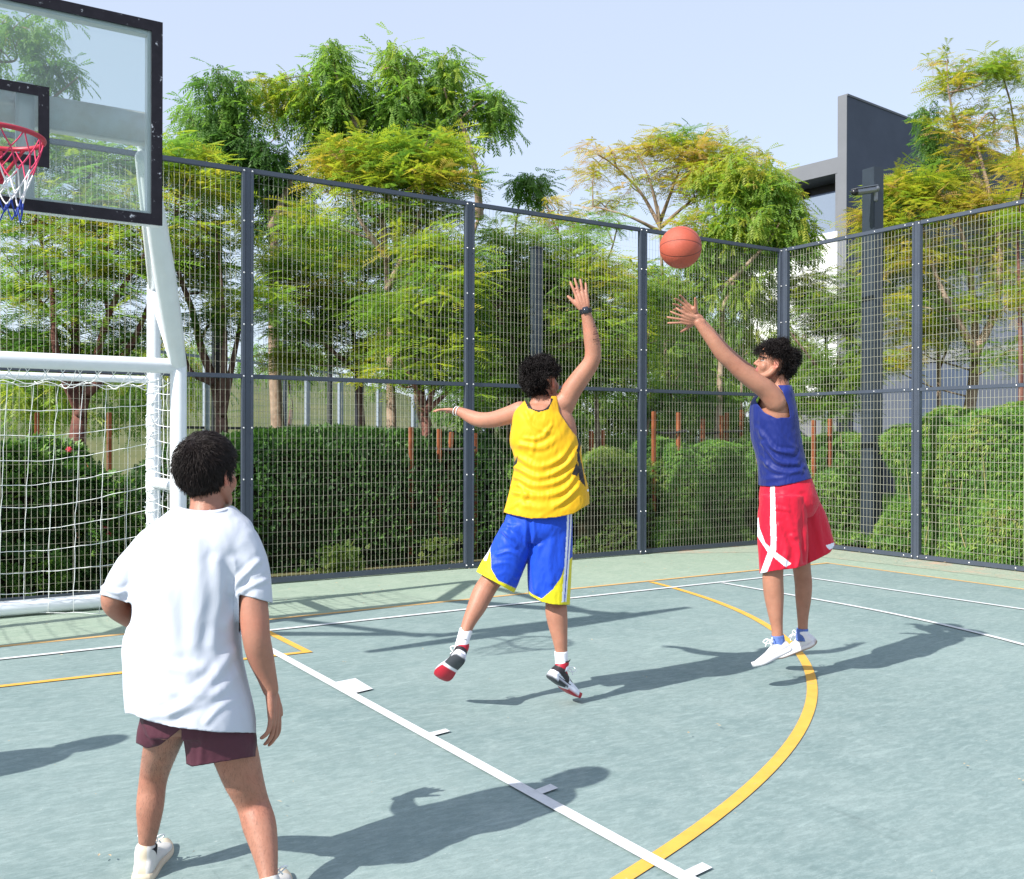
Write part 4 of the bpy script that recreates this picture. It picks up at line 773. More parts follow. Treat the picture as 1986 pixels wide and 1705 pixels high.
# ------------------------------------------------------------------ hedges (super-ellipsoid volumes of small leaves over a twiggy core)
M_core = mat('hedge_core', (.012, .022, .008, 1), .95, .1, noise_amt=.6, nscale=12, col2=(.03, .022, .012, 1), bump=1, bscale=20)
def hedge(name, label, lo, hi, n, kind, size, m, tlo, thi, seed, p=5, rough_=.10, cat='hedge', stemm=None, stemn=0, core=.86):
    r = np.random.default_rng(seed); lo = np.array(lo, float); hi = np.array(hi, float); c = (lo+hi)/2; c[2] = lo[2]; h = (hi-lo)/2; h[2] = hi[2]-lo[2]
    v = r.normal(size=(n*2, 3)); v[:, 2] = np.abs(v[:, 2]); v = v[np.argsort(v[:, 1])][:n*2]
    # uniform-ish on the surface: sample box faces then project to the superellipsoid
    A = np.array([h[1]*h[2]*2, h[0]*h[2]*2, 4*h[0]*h[1]]); face = r.choice(3, n, p=A/A.sum()); u = r.uniform(-1, 1, (n, 3)); u[:, 2] = r.uniform(0, 1, n)
    for k in range(2): u[face == k, k] = np.sign(r.uniform(-1, 1, (face == k).sum()))
    u[face == 2, 2] = 1
    q = (np.abs(u)**p).sum(1)**(1/p); u = u/q[:, None]
    lum = np.array([noise.noise(Vector(x)*1.6+Vector((seed*3, 0, 0))) for x in u*h]); depth = r.beta(1, 3, n)*.22
    s = 1-depth[:, None]*np.minimum(1, .5/h)+lum[:, None]*rough_*np.minimum(1, .7/h)
    P = c+u*h*s; P[:, 2] = np.maximum(P[:, 2], .03)
    N_ = u/h; N_ /= np.linalg.norm(N_, axis=1, keepdims=True); yw = np.arctan2(N_[:, 1], N_[:, 0])+r.normal(0, .9, n)
    pt = (r.normal(-.45, .5, n) if kind == 'blade' else r.normal(.3, .6, n)); tn = tlo+(thi-tlo)*r.random(n)+lum*.35-depth*.9*0
    root = empty(name, tuple(c*[1, 1, 0]), label, cat)
    link_mesh('foliage', leaves_mesh('foliage', kind, P, yw, pt, r.normal(0, .5, n), size*r.uniform(.6, 1.25, n), tn), m, root)
    bm = bmesh.new(); bmesh.ops.create_icosphere(bm, subdivisions=5, radius=1)
    for vv in bm.verts:
        d = vv.co; a = np.array(d); q = (np.abs(a)**p).sum()**(1/p); a = a/q*h*(core-.05+.08*noise.noise(Vector(a*h*3))); vv.co = Vector((c[0]+a[0], c[1]+a[1], max(.0, c[2]+a[2])))
    obj('branches', bm, M_core, root)
    if stemn:
        bm = bmesh.new()
        for k in range(stemn):
            x = c+np.array([r.uniform(-1, 1)*h[0], r.uniform(-1, 1)*h[1], 0])*.97; t = x+np.array([r.normal(0, .12), r.normal(0, .12), h[2]*r.uniform(.5, 1.0)]); tube(bm, [Vector((x[0], x[1], 0)), Vector((x+t)/2)+Vector((r.normal(0, .05), r.normal(0, .05), 0)), Vector(t)], [.007, .006, .003], 5, 3, False)
        obj('stems', bm, stemm, root, True)
    return root
hedge('clipped_hedge', 'long dark clipped hedge with rounded top behind the fence, left of the player in yellow', (-8.6, .75, 0), (-3.05, 3.1, 1.60), 52000, 'small', .055, M_hedge, .1, .7, 3, p=3.6, rough_=.14)
hedge('flowering_shrub', 'loose dark green shrub with a few red flowers behind the goal net', (-14.2, .45, 0), (-8.7, 2.2, 1.42), 30000, 'small', .095, M_hedge, .15, .95, 4, p=5, rough_=.5, cat='shrub')
M_fl = mat('red_petal', (.55, .02, .05, 1), .6)
bm = bmesh.new()
for px, py in [(134, 872), (30, 1020), (18, 1058), (143, 985), (75, 1000), (212, 1035), (205, 1020), (55, 890), (170, 905)]:
    c = U(px, py, 10.1)
    for k in range(6):
        a = k*1.05; ell(bm, c+rt*math.cos(a)*.015+up*math.sin(a)*.015, (Vector((math.cos(a), 0, math.sin(a)))*.02, Vector((0, .008, 0)), Vector((-math.sin(a), 0, math.cos(a)))*.012), 8)
tag(obj('blossom', bm, M_fl, smooth=True), 'scattered red blossoms on the dark shrub behind the goal net', 'flowers', kind='stuff')
hedge('bushy_hedge', 'bright green bushy hedge directly behind the lower body of the player in yellow', (-3.3, .5, 0), (-1.5, 2.2, 1.27), 20000, 'blade', .06, M_bright, .3, 1.0, 5, p=9, rough_=.5)
hedge('bushy_hedge', 'shadowed green hedge just right of the fence post beside the yellow shirt', (-4.1, 1.0, 0), (-2.6, 3.0, 1.22), 14000, 'small', .08, M_hedge, .35, 1.0, 6, p=8, rough_=.5)
hedge('feathery_hedge', 'soft feathery green hedge between the third fence post and the corner', (-1.85, .5, 0), (-.1, 2.1, 1.42), 42000, 'blade', .068, M_bamboo, .1, .75, 7, p=9, rough_=.4)
hedge('feathery_hedge', 'pale leaved hedge behind the corner post, right of the player in blue', (.35, -.42, 0), (1.7, 1.6, 1.60), 32000, 'blade', .075, M_bamboo, .1, .8, 8, p=4, rough_=.4, stemm=M_barkp, stemn=60)
hedge('bamboo_hedge', 'tall yellow green bamboo like hedge behind the right fence, beyond the dark pole', (.45, -5.6, 0), (2.0, -1.2, 1.86), 95000, 'blade', .085, M_bamboo, .1, .9, 9, p=7, rough_=.4, stemm=mat('cane', (.34, .30, .12, 1), .7), stemn=240, core=.8)
hedge('round_bush', 'small round clipped bush at the foot of the right fence', (.32, -4.55, 0), (1.25, -3.35, .88), 9000, 'small', .045, M_hedge, .5, 1.0, 10, p=2.3, rough_=.06, cat='bush')
# low plants at the fence foot
for k, (x, y, n, lab) in enumerate([(-6.6, .42, 260, 'small bright weed growing at the fence foot, left of the long hedge middle'), (-5.3, .40, 160, 'little weed at the fence foot near the hedge end'), (-11.2, .4, 200, 'leafy weed at the fence foot behind the goal net')]):
    r = np.random.default_rng(50+k); P = np.stack([r.normal(x, .13, n), r.normal(y, .06, n), r.uniform(.02, .42, n)**1.3], 1)
    link_mesh('weed', leaves_mesh('weed', 'small', P, r.uniform(0, 6.3, n), r.normal(.2, .5, n), r.normal(0, .5, n), r.uniform(.05, .09, n), r.uniform(.6, 1, n)), M_bright); tag(bpy.data.objects[-1] if False else COL.objects[-1], lab, 'plant')
# ground cover under the trees
r = np.random.default_rng(77); n = 30000; P = np.stack([r.uniform(-22, 3, n), r.uniform(2.2, 9, n), r.uniform(0, .14, n)], 1)
link_mesh('ground_cover', leaves_mesh('ground_cover', 'blade', P, r.uniform(0, 6.3, n), r.uniform(.3, 1.3, n), r.normal(0, .5, n), r.uniform(.10, .26, n), r.uniform(0, .9, n)), M_bamboo); tag(COL.objects[-1], 'green ground cover under the trees', 'ground cover', kind='stuff')
n = 16000; P = np.stack([r.uniform(.4, 9, n), r.uniform(-6, 6, n), r.uniform(0, .14, n)], 1)
link_mesh('ground_cover', leaves_mesh('ground_cover', 'blade', P, r.uniform(0, 6.3, n), r.uniform(.3, 1.3, n), r.normal(0, .5, n), r.uniform(.10, .26, n), r.uniform(0, .9, n)), M_bamboo); tag(COL.objects[-1], 'green ground cover beside the house', 'ground cover', kind='stuff')
# tree stakes
M_stake = mat('rust_timber', (.30, .095, .04, 1), .85, .2, noise_amt=.4, nscale=6)
M_tie = mat('black_tie', (.01, .01, .012, 1), .6)
for k, (px, ytop, D, lean, lab) in enumerate([(797, 828, 12.0, 0, 'orange brown stake left of the forked trunk'), (852, 832, 12.3, .0, 'orange brown stake right of the forked trunk'), (876, 838, 12.5, -.07, 'leaning orange brown stake near the fence post left of the yellow shirt'), (921, 840, 12.6, 0, 'orange brown stake hard against the fence post left of the yellow shirt'),
        (72, 800, 12, 0, 'rust stake at far left behind the goal net'), (212, 800, 11.8, 0, 'rust stake behind the net, right of the reddish trunk'), (1268, 798, 13.8, 0, 'orange stake left of the straight trunk under the ball'), (1316, 800, 13.9, 0, 'orange stake right of the straight trunk under the ball'), (1363, 812, 15, 0, 'orange stake in the middle of the gap left of the shooter'), (1399, 806, 15.2, 0, 'first of two close orange stakes left of the shooter'), (1409, 800, 15.6, 0, 'second of two close orange stakes left of the shooter'), (1438, 795, 15.8, 0, 'orange stake just left of the shooter in blue'),
        (1147, 836, 14, 0, 'orange stake right of the yellow shirt'), (1169, 834, 14.1, 0, 'orange stake between yellow shirt and third fence post'), (1578, 815, 14.2, 0, 'orange stake right of the shooter, behind the corner hedge'), (1610, 812, 14.4, 0, 'short orange stake top above the corner hedge'), (1971, 785, 13.4, 0, 'pale orange stake at the right edge above the bamboo hedge')]):
    p = U(px, ytop, D); bm = bmesh.new(); beam(bm, Vector((p.x+lean*2, p.y, -.05)), p, .055, .05, .006); tag(obj('tree_stake', bm, M_stake), lab, 'stake', 'timber stakes beside the young trees')
for lab, pts, D in [('black tie strap between stake and forked trunk', [(797, 862), (828, 868), (876, 872), (921, 868)], 12.3), ('black tie strap round the straight trunk under the ball', [(1266, 838), (1300, 840), (1330, 836)], 13.85), ('black tie strap across the stakes left of the shooter', [(1360, 842), (1400, 838), (1440, 836)], 15.2)]:
    bm = bmesh.new(); tube(bm, [U(x, y, D) for x, y in pts], [.018]*len(pts), 8, 4); tag(obj('tie_strap', bm, M_tie, smooth=True), lab, 'strap')
# ================================================================== PEOPLE
def PT(l, D=None):
    """list of (px,py,D,r) -> points, radii"""
    return [U(x, y, d) for x, y, d, *_ in l], [q[3] for q in l]
def limb(bm, l, n=18, sub=5): P, r = PT(l); tube(bm, P, r, n, sub)
def ringrow(y, l, r, D, dep, tilt=0):
    c = U((l+r)/2, y, D); h = (r-l)/2/F*D; return (c, rt*h+up*tilt*h, fw*dep)
def basis(fwd, upv):
    f_ = fwd.normalized(); r_ = f_.cross(upv).normalized(); u_ = r_.cross(f_); return r_, f_, u_
def head(bm, c, fwd, upv, k=1.0):
    r_, f_, u_ = basis(fwd, upv)
    def T(x, y, z): return c+(r_*x+f_*y+u_*z)*k
    def E(p, rad, n=20): ell(bm, T(*p), (r_*rad[0]*k, f_*rad[1]*k, u_*rad[2]*k), n)
    E((0, -.012, .035), (.074, .094, .088), 32); E((0, .028, -.03), (.060, .062, .074), 28); E((0, .058, -.092), (.028, .026, .022)); E((0, .07, .05), (.052, .026, .045))
    for s in (-1, 1):
        tube(bm, [T(s*.060, -.01, -.035), T(s*.052, .015, -.075), T(s*.018, .062, -.098)], [.020*k, .019*k, .018*k], 12, 4)
        E((s*.033, .050, -.032), (.031, .028, .034)); tube(bm, [T(s*.012, .088, .020), T(s*.045, .074, .020)], [.009*k, .008*k], 10, 1)
        E((s*.033, .072, .002), (.0135, .011, .0095), 12)
        # ear: rim, lobe and bowl
        for a in range(9):
            t = -1.3+a*.42; E((s*(.079+.004*math.cos(t)), -.012-.014*math.cos(t+.3), .0+.026*math.sin(t)), (.0055, .0065, .0065), 8)
        E((s*.075, -.010, -.002), (.008, .013, .022), 12); E((s*.076, -.004, -.026), (.006, .008, .009), 10)
        E((s*.012, .092, -.028), (.009, .010, .008), 10)
    tube(bm, [T(0, .083, .018), T(0, .094, -.002), T(0, .106, -.022)], [.008*k, .0095*k, .0105*k], 10, 3)
    E((0, .084, -.050), (.022, .011, .0062), 12); E((0, .082, -.062), (.019, .012, .0072), 12); E((0, .076, -.078), (.016, .012, .01), 10)
    return T
def facecol(V, base, c, fwd, upv, k=1.0, brow=True):
    r_, f_, u_ = basis(fwd, upv); d = (V-np.array(c)); X, Y, Z = (d@np.array(r_))/k, (d@np.array(f_))/k, (d@np.array(u_))/k
    cols = np.tile(base, (len(V), 1))
    lip = (np.abs(X) < .022) & (Y > .078) & (Z < -.045) & (Z > -.069); cols[lip] = np.array([.42, .14, .12])
    near = (np.abs(d) < .16).all(1)
    if brow:
        b = near & (Y > .05) & (np.abs(np.abs(X)-.034) < .021) & (np.abs(Z-.026+.003*np.abs(X)/.03) < .0055); cols[b] = (.02, .014, .012)
        e = near & (Y > .06) & (((np.abs(X)-.033)/.0135)**2+((Z-.002)/.0062)**2 < 1); cols[e] = (.30, .26, .24); e2 = e & (np.abs(np.abs(X)-.033) < .006); cols[e2] = (.02, .012, .01)
        l_ = near & (Y > .06) & (((np.abs(X)-.033)/.0155)**2+((Z-.0065)/.003)**2 < 1); cols[l_] = (.03, .02, .018)
    ear = near & (np.abs(X) > .072) & (np.abs(Z) < .034) & (Y < .012); cols[ear] = cols[ear]*.5+np.array([.55, .17, .12])*.5
    return cols
def hand(bm, wr, d, nrm, side, L=.185, curl=(.25, .3, .35, .4), spread=.16, thumb=.7, k=1.0, thumbcurl=.2):
    """wr wrist point, d finger direction, nrm palm normal (fingers curl toward it), side thumb side"""
    d = d.normalized(); nrm = (nrm-d*nrm.dot(d)).normalized(); s = side-d*side.dot(d); s = (s-nrm*s.dot(nrm)).normalized(); q = L/.185
    tube(bm, [wr-d*.035*q, wr, wr+d*.012*q], [.026*q, .024*q, .024*q], 16, 3, flat=nrm, fr=.72)
    kn = []
    for i, (o, l) in enumerate(((.030, .092), (.010, .096), (-.011, .091), (-.030, .083))):
        K = wr+s*o*q+d*l*q; kn.append(K); tube(bm, [wr+s*o*.62*q+d*.008*q, wr+s*o*.85*q+d*l*.5*q-nrm*.003*q, K], [.0135*q, .0135*q, .0105*q], 12, 3)
    tube(bm, [wr+s*.020*q+d*.018*q+nrm*.008*q, wr+s*.030*q+d*.045*q+nrm*.010*q], [.015*q, .014*q], 12, 2)
    for i, ln in enumerate(((.042, .026, .021), (.046, .029, .022), (.043, .027, .021), (.033, .021, .019))):
        a = spread*(1.5-i)/1.5; p = kn[i]; dr = (d*math.cos(a)+s*math.sin(a)).normalized(); pts = [p-dr*.008*q]; c = curl[i]; ang = c*.6; cur = p
        for j, l in enumerate(ln):
            v = dr*math.cos(ang)+nrm*math.sin(ang); cur = cur+v*l*q; pts.append(cur); ang += c
        tube(bm, [pts[0], p]+pts[1:], [.0095*q, .0093*q, .0086*q, .0080*q, .0068*q], 10, 3)
    a = thumb; v = (d*math.cos(a)+s*math.sin(a)).normalized(); b = wr+s*.022*q+d*.020*q+nrm*.006*q; p1 = b+v*.040*q; v2 = (v*math.cos(thumbcurl)+(d*.7+nrm*.5).normalized()*math.sin(thumbcurl)).normalized(); p2 = p1+v2*.032*q; p3 = p2+(v2+nrm*.12).normalized()*.025*q
    tube(bm, [b, p1, p2, p3], [.0155*q, .0125*q, .0105*q, .0085*q], 12, 4)
M_skin = mat('skin', (1, 1, 1, 1), .5, .4, attr='col', noise_amt=.12, nscale=22, bump=.12, bscale=160, sss=.12)
def make_body(bm, root, base, fine, colfn=None, voxel=.004, it=9):
    me = remesh(bm, voxel)
    def wf(V):
        w_ = np.ones(len(V))
        for c, r in fine: d = np.linalg.norm(V-np.array(c), axis=1); w_ = np.minimum(w_, np.clip((d-r)/(.04), .28 if r > .115 else .12, 1))
        return w_
    smooth(me, it, wf); V = co(me); nz = vnoise(V, 9)
    cols = np.tile(base, (len(V), 1)) if colfn is None else colfn(V)
    n2 = vnoise(V, 38, 4); cols = cols*(1+.10*nz[:, None]+.05*n2[:, None])*np.array([1, 1, 1])+np.clip(vnoise(V, 14, 9), 0, 1)[:, None]*np.array([.03, -.01, -.008]); setattr_col(me, cols); o = link_mesh('body', me, M_skin, root, True); return o
def cloth(bm, voxel, it, mask, folds=(), nz=(.006, 7, 0), colfn=None, name='shirt', m=None, root=None, th=.0022, post=2, inflate=0):
    me = remesh(bm, voxel); smooth(me, it); V = co(me); N = normals(me); x, y, z = topx(V); facing = np.clip(-(N@FWn)*1.6+.25, 0, 1)
    h = np.zeros(len(V))
    for line_, amp, wd in folds:
        line_ = [tuple(q_) for q_ in cr(line_, 5)]; d = polyd(x, y, line_)+2.2*vnoise(V, 11, 5); t = np.clip(d/wd/3, 0, 1); h += amp*(.75+.9*vnoise(V, 5, 8))*(np.exp(-(d/wd)**2)-.45*np.exp(-((d-wd*1.9)/wd)**2))*facing
    a, s, sd = nz; n1 = vnoise(V, s, sd, (1, 1, .55)); n2 = vnoise(V, s*2.4, sd+3, (1, 1, .6))
    n3 = vnoise(V, s*5.5, sd+7, (1, 1, .45)); h += a*(1-2*np.abs(n1))*.7+a*.4*n2+a*.28*(1-2*np.abs(n3)); V = V+N*(h+inflate)[:, None]; setco(me, V); smooth(me, post, None, .4)
    if colfn is not None:
        pass
    cut(me, mask, 10); me2 = solidify(me, th)
    if colfn is not None:
        V = co(me2); N = normals(me2); x, y, z = topx(V); setattr_col(me2, colfn(V, N, x, y, z))
    return link_mesh(name, me2, m, root, True)
def hair(root, name, c, fwd, upv, r, n, length, curl, m, region, grav=.5, width=.0016, lift=.25, seg=9, capscale=1.0, k=1.0, swirl=None, thick=1.0):
    r_, f_, u_ = basis(fwd, upv); rnd = np.random.default_rng(int(r*1e4)); bm = bmesh.new(); A = np.array
    R3 = [A(r_), A(f_), A(u_)]; cc = A(c)+R3[2]*.035*k-R3[1]*.012*k; ax = A((.077, .097, .090))*k
    # scalp cap
    bmesh.ops.create_icosphere(bm, subdivisions=6, radius=1); dele = []
    for v in bm.verts:
        d = A(v.co); t = region(d); nn_ = noise.noise(Vector(d*4))*.05+noise.noise(Vector(d*11))*.03
        p = cc+sum(R3[i]*d[i]*ax[i]*(capscale+nn_*thick+.02) for i in range(3))-sum(R3[i]*d[i]*ax[i] for i in range(3))*max(0, .25-t)*1.2; v.co = Vector(p)
        if t < -.06: dele.append(v)
    bmesh.ops.delete(bm, geom=dele, context='VERTS')
    cap = obj(name, bm, m, root, True)
    V, Q = [], []; cnt = 0; clumps = [rnd.normal(size=3) for _ in range(max(12, n//22))]; clumps = [q/np.linalg.norm(q) for q in clumps]; ph = rnd.uniform(0, 6.28, len(clumps)); cdir = rnd.normal(0, 1, (len(clumps), 3))
    CL = A(clumps); down = A((0, 0, -1.0))
    while cnt < n:
        d = rnd.normal(size=3); d /= np.linalg.norm(d)
        if region(d) < rnd.uniform(0, .05): continue
        cnt += 1; j = int(np.argmax(CL@d)); nrm = sum(R3[i]*d[i]/ax[i] for i in range(3)); nrm /= np.linalg.norm(nrm); p = cc+sum(R3[i]*d[i]*ax[i]*capscale*.98 for i in range(3))
        if swirl is None: tdir = cdir[j]+rnd.normal(0, .35, 3)
        else: tdir = swirl(d, R3)+rnd.normal(0, .16, 3)+cdir[j]*.14
        tdir = tdir-nrm*(tdir@nrm); tdir /= np.linalg.norm(tdir)+1e-9; b = np.cross(nrm, tdir); L_ = length*rnd.uniform(.6, 1.15); prev = p; w_ = width*rnd.uniform(.7, 1.3); base_i = len(V); a0 = ph[j]+rnd.normal(0, .5)
        vel = nrm*lift+tdir*(1-lift)
        pts = []
        for s in range(seg+1):
            t = s/seg; pts.append(p+tdir*math.cos(a0+t*7)*curl*t+nrm*math.sin(a0+t*7)*curl*t+b*math.sin(a0*1.7+t*6)*curl*t)
            step = vel*L_/seg; p = p+step; vel = vel+down*grav/seg*.5
            rel = p-cc; q = A([rel@R3[i] for i in range(3)])/ax; qq = np.linalg.norm(q)
            if qq < 1.03*capscale: p = cc+sum(R3[i]*q[i]*ax[i] for i in range(3))*(1.03*capscale/qq)
            vel /= np.linalg.norm(vel)
        pts = A(pts)
        for s in range(seg+1):
            wd = w_*(1-.75*(s/seg)**2); tt = pts[min(s+1, seg)]-pts[max(s-1, 0)]; tt /= np.linalg.norm(tt)+1e-9; u1 = np.cross(tt, nrm); u1 /= np.linalg.norm(u1)+1e-9; u2 = np.cross(tt, u1)
            for a in (0, 2.094, 4.189): V.append(pts[s]+(u1*math.cos(a)+u2*math.sin(a))*wd)
        for s in range(seg):
            for a in range(3): i0 = base_i+s*3; Q.append((i0+a, i0+(a+1) % 3, i0+3+(a+1) % 3, i0+3+a))
    me = np_mesh('strands', V, Q); link_mesh('strands', me, m, cap, True); return cap
M_hair = mat('black_hair', (.010, .007, .007, 1), .5, .25)
M_hair2 = mat('dark_brown_hair', (.014, .009, .008, 1), .45, .3)
def shoe(root, name, heel, toe, upv, L, colfn, m, sole_m, W=.052, ankle=None, high=.085, sole_h=.028, collar=.75, lacem=None):
    """heel and toe are the ends of the sole at its under side"""
    t = (toe-heel).normalized(); u_ = (upv-t*upv.dot(t)).normalized(); s = t.cross(u_).normalized()
    def T(a, b, c): return heel+t*a*L+s*b+u_*c
    # outline half width, top height along the foot
    prof = [(-.01, .022, .050), (.03, .032, .070), (.10, .036, high), (.20, .037, high*.98), (.30, .037, high*.9), (.42, .038, .075), (.55, .044, .060), (.68, .049, .050), (.80, .048, .043), (.90, .040, .036), (.97, .026, .028), (1.0, .014, .020)]
    bm = bmesh.new(); n = 28; rings = []
    for a, hw, top in cr([A_ for A_ in prof], 4):
        ring = []
        for j in range(n):
            th_ = 2*math.pi*j/n; c, q = math.cos(th_), math.sin(th_); e = .8
            bb = hw*abs(c)**e*(1 if c > 0 else -1); hh = (sole_h*.6+(top-sole_h*.6)*(.5+.5*(abs(q)**e*(1 if q > 0 else -1)))) if True else 0
            if q > .0: bb *= 1-.45*max(0, (hh-sole_h)/max(.02, top))*(1 if a > .35 else .4)
            ring.append(bm.verts.new(T(a, bb, hh)))
        rings.append(ring)
    for a, b in zip(rings, rings[1:]):
        for j in range(n): bm.faces.new((a[j], a[(j+1) % n], b[(j+1) % n], b[j]))
    bm.faces.new(list(reversed(rings[0]))); bm.faces.new(rings[-1])
    # collar ring around ankle
    tube(bm, [T(.17, 0, high*.55), T(.16, 0, high+.012)], [.038, .036], 20, 2)
    bmesh.ops.recalc_face_normals(bm, faces=bm.faces); me = remesh(bm, .0035); smooth(me, 6); V = co(me); hv = np.array(heel)
    loc_ = np.stack([((V-hv)@np.array(t))/L, (V-hv)@np.array(s), (V-hv)@np.array(u_)], 1); setattr_col(me, colfn(loc_)); up_o = link_mesh(name, me, m, root, True)
    bm = bmesh.new(); rings = []
    for a, hw, top in cr([A_ for A_ in prof], 4):
        w_ = hw+.004; lift_ = .012*max(0, (a-.8)/.2)**2+.006*max(0, (.1-a)/.1); ring = []
        for b, h in ((-w_, lift_), (-w_-.001, lift_+sole_h*.5), (-w_+.002, lift_+sole_h), (0, lift_+sole_h), (w_-.002, lift_+sole_h), (w_+.001, lift_+sole_h*.5), (w_, lift_), (0, lift_-.002)): ring.append(bm.verts.new(T(a, b, h)))
        rings.append(ring)
    for a, b in zip(rings, rings[1:]):
        for j in range(8): bm.faces.new((a[j], a[(j+1) % 8], b[(j+1) % 8], b[j]))
    bm.faces.new(list(reversed(rings[0]))); bm.faces.new(rings[-1]); bmesh.ops.recalc_face_normals(bm, faces=bm.faces)
    me = bpy.data.meshes.new('sole'); bm.to_mesh(me); bm.free(); V = co(me); loc_ = np.stack([((V-hv)@np.array(t))/L, (V-hv)@np.array(s), (V-hv)@np.array(u_)], 1); setattr_col(me, sole_m(loc_))
    so_ = link_mesh('sole', me, m, up_o, True)
    if lacem:
        bm = bmesh.new()
        for k in range(4): a = .34+.055*k; hh = .078-.009*k; tube(bm, [T(a, -.024, hh-.008), T(a+.02, 0, hh+.006), T(a, .024, hh-.008)], [.0032]*3, 6, 4)
        a, hh = .30, .092
        for sg in (-1, 1): tube(bm, [T(a, 0, hh), T(a+.05, sg*.03, hh+.03), T(a+.13, sg*.045, hh+.022), T(a+.10, sg*.02, hh+.004), T(a, 0, hh)], [.003]*5, 6, 5); tube(bm, [T(a, 0, hh), T(a+.09, sg*.012, hh+.02), T(a+.16, sg*.03, hh-.005)], [.0028]*3, 6, 4)
        lo = obj('laces', bm, lacem, up_o, True)
    return T
def shoe_at(ankle, tpx, hint, L, rise=.088, far=1, off=.19):
    """heel and toe of a sole whose ankle is at `ankle` and whose toe shows at pixel tpx"""
    d = (fw*F+rt*(tpx[0]-CX)+up*(CY-tpx[1])).normalized(); R2 = ((1-off)*L)**2+rise**2; m = ankle-CAM; b = d.dot(m); disc = b*b-(m.length_squared-R2)
    t = b+(far*math.sqrt(disc) if disc > 0 else 0); v = CAM+d*t-ankle; v = v.normalized()*math.sqrt(R2); h = (hint-v*(hint.dot(v)/v.length_squared)).normalized()
    a = math.atan2(rise, (1-off)*L); tt = (v.normalized()*math.cos(a)+h*math.sin(a)).normalized(); uu = (h*math.cos(a)-v.normalized()*math.sin(a)).normalized()
    heel = ankle-uu*rise-tt*off*L; return heel, heel+tt*L, uu
def sock(root, l, m, mark=None):
    bm = bmesh.new(); P, r = PT(l); tube(bm, P, r, 24, 5, False)
    for k in range(24): pass
    bmesh.ops.recalc_face_normals(bm, faces=bm.faces); return obj('sock', bm, m, root, True)
def const(c): c = np.array(c); return lambda Lc: np.tile(c, (len(Lc), 1))
W1 = mat('fabric_attr', (1, 1, 1, 1), .62, .35, attr='col', bump=.12, bscale=320, sheen=.05)
W2 = mat('satin_attr', (1, 1, 1, 1), .55, .3, attr='col', bump=.08, bscale=260, sheen=.1)
W3 = mat('shoe_attr', (1, 1, 1, 1), .5, .4, attr='col', noise_amt=.05, nscale=30)
M_tee = mat('white_cotton', (.50, .53, .60, 1), .8, .2, bump=.12, bscale=380, sheen=.1)
M_mar = mat('maroon_fabric', (.085, .024, .040, 1), .6, .3, noise_amt=.15, nscale=20, bump=.12, bscale=320)
M_sock = mat('white_sock', (.82, .82, .86, 1), .85, .2, bump=.3, bscale=300)
M_lace = mat('white_lace', (.82, .85, .86, 1), .7)
SK1 = np.array(srgb(166, 117, 97)[:3]); SK2 = np.array(srgb(172, 121, 99)[:3]); SK3 = np.array(srgb(168, 119, 97)[:3])
# ---------------------------------------------------------------- player in white T-shirt (seen from behind, crouching)
g0 = G(400, 1745); p1 = empty('person', (g0.x, g0.y, 0), 'man in white T-shirt and maroon shorts, seen from behind, knees bent', 'person')
hc = U(404, 920, 3.33); hf = (fw*.93+rt*.34+up*.10); hu = (up-fw*.12-rt*.04)
bm = bmesh.new(); head(bm, hc, hf, hu, 1.06)
limb(bm, [(404, 945, 3.33, .058), (402, 985, 3.31, .056), (398, 1020, 3.29, .066)])
loft(bm, [ringrow(1000, 352, 446, 3.29, .055), ringrow(1034, 316, 462, 3.28, .075), ringrow(1080, 298, 462, 3.27, .095), ringrow(1160, 284, 446, 3.25, .105), ringrow(1250, 284, 440, 3.23, .095), ringrow(1330, 288, 456, 3.21, .10), ringrow(1385, 292, 466, 3.21, .11), ringrow(1415, 310, 455, 3.22, .085)], 36, 4, 2.4)
limb(bm, [(312, 1062, 3.27, .042), (266, 1108, 3.24, .042), (222, 1160, 3.24, .044), (250, 1192, 3.33, .041), (300, 1214, 3.45, .034), (345, 1226, 3.55, .026)])
limb(bm, [(450, 1062, 3.26, .044), (484, 1118, 3.24, .044), (492, 1185, 3.22, .048), (497, 1235, 3.21, .045), (505, 1272, 3.23, .043), (517, 1310, 3.25, .033), (525, 1338, 3.26, .026)])
hand(bm, U(345, 1226, 3.55), rt*.6+fw*.5+up*.1, -up-fw*.2, -fw+up, curl=(.4, .5, .5, .5))
hand(bm, U(526, 1340, 3.26), -up*.95+rt*.14-fw*.05, -rt*.85+fw*.15, fw*.3+rt*-.3-up*.2+fw, curl=(.30, .34, .36, .40), spread=.16, thumb=.7, L=.185)
limb(bm, [(328, 1385, 3.21, .085), (318, 1430, 3.27, .064), (303, 1485, 3.40, .052), (296, 1520, 3.42, .047), (291, 1565, 3.41, .0465), (288, 1605, 3.41, .037), (284, 1645, 3.42, .027), (280, 1690, 3.42, .030)])
limb(bm, [(430, 1385, 3.21, .092), (450, 1440, 3.24, .078), (470, 1505, 3.27, .066), (489, 1555, 3.30, .054), (503, 1600, 3.27, .055), (513, 1645, 3.23, .044), (521, 1700, 3.18, .030), (523, 1742, 3.15, .032)])
HA = (np.array(hc), .13)
make_body(bm, p1, SK1, [(hc, .13), (U(350, 1230, 3.58), .08), (U(530, 1380, 3.26), .085)], lambda V: facecol(V, SK1, hc, hf, hu, 1.06))
def reg_short(d):  # hair region in head-local direction (x right, y forward, z up)
    x, y, z = d; return min(1, (z+.90) if y < -.18 else (z-.25-(y*.25)) if y > .25 else (z+.90-(y+.18)*2.3) if abs(x) > .3 else 1)
def sw(d, R3): # from the crown down
    cr_ = np.array((.1, -.55, .8)); v = d-cr_; return sum(R3[i]*v[i] for i in range(3))+R3[0]*.35*d[2]
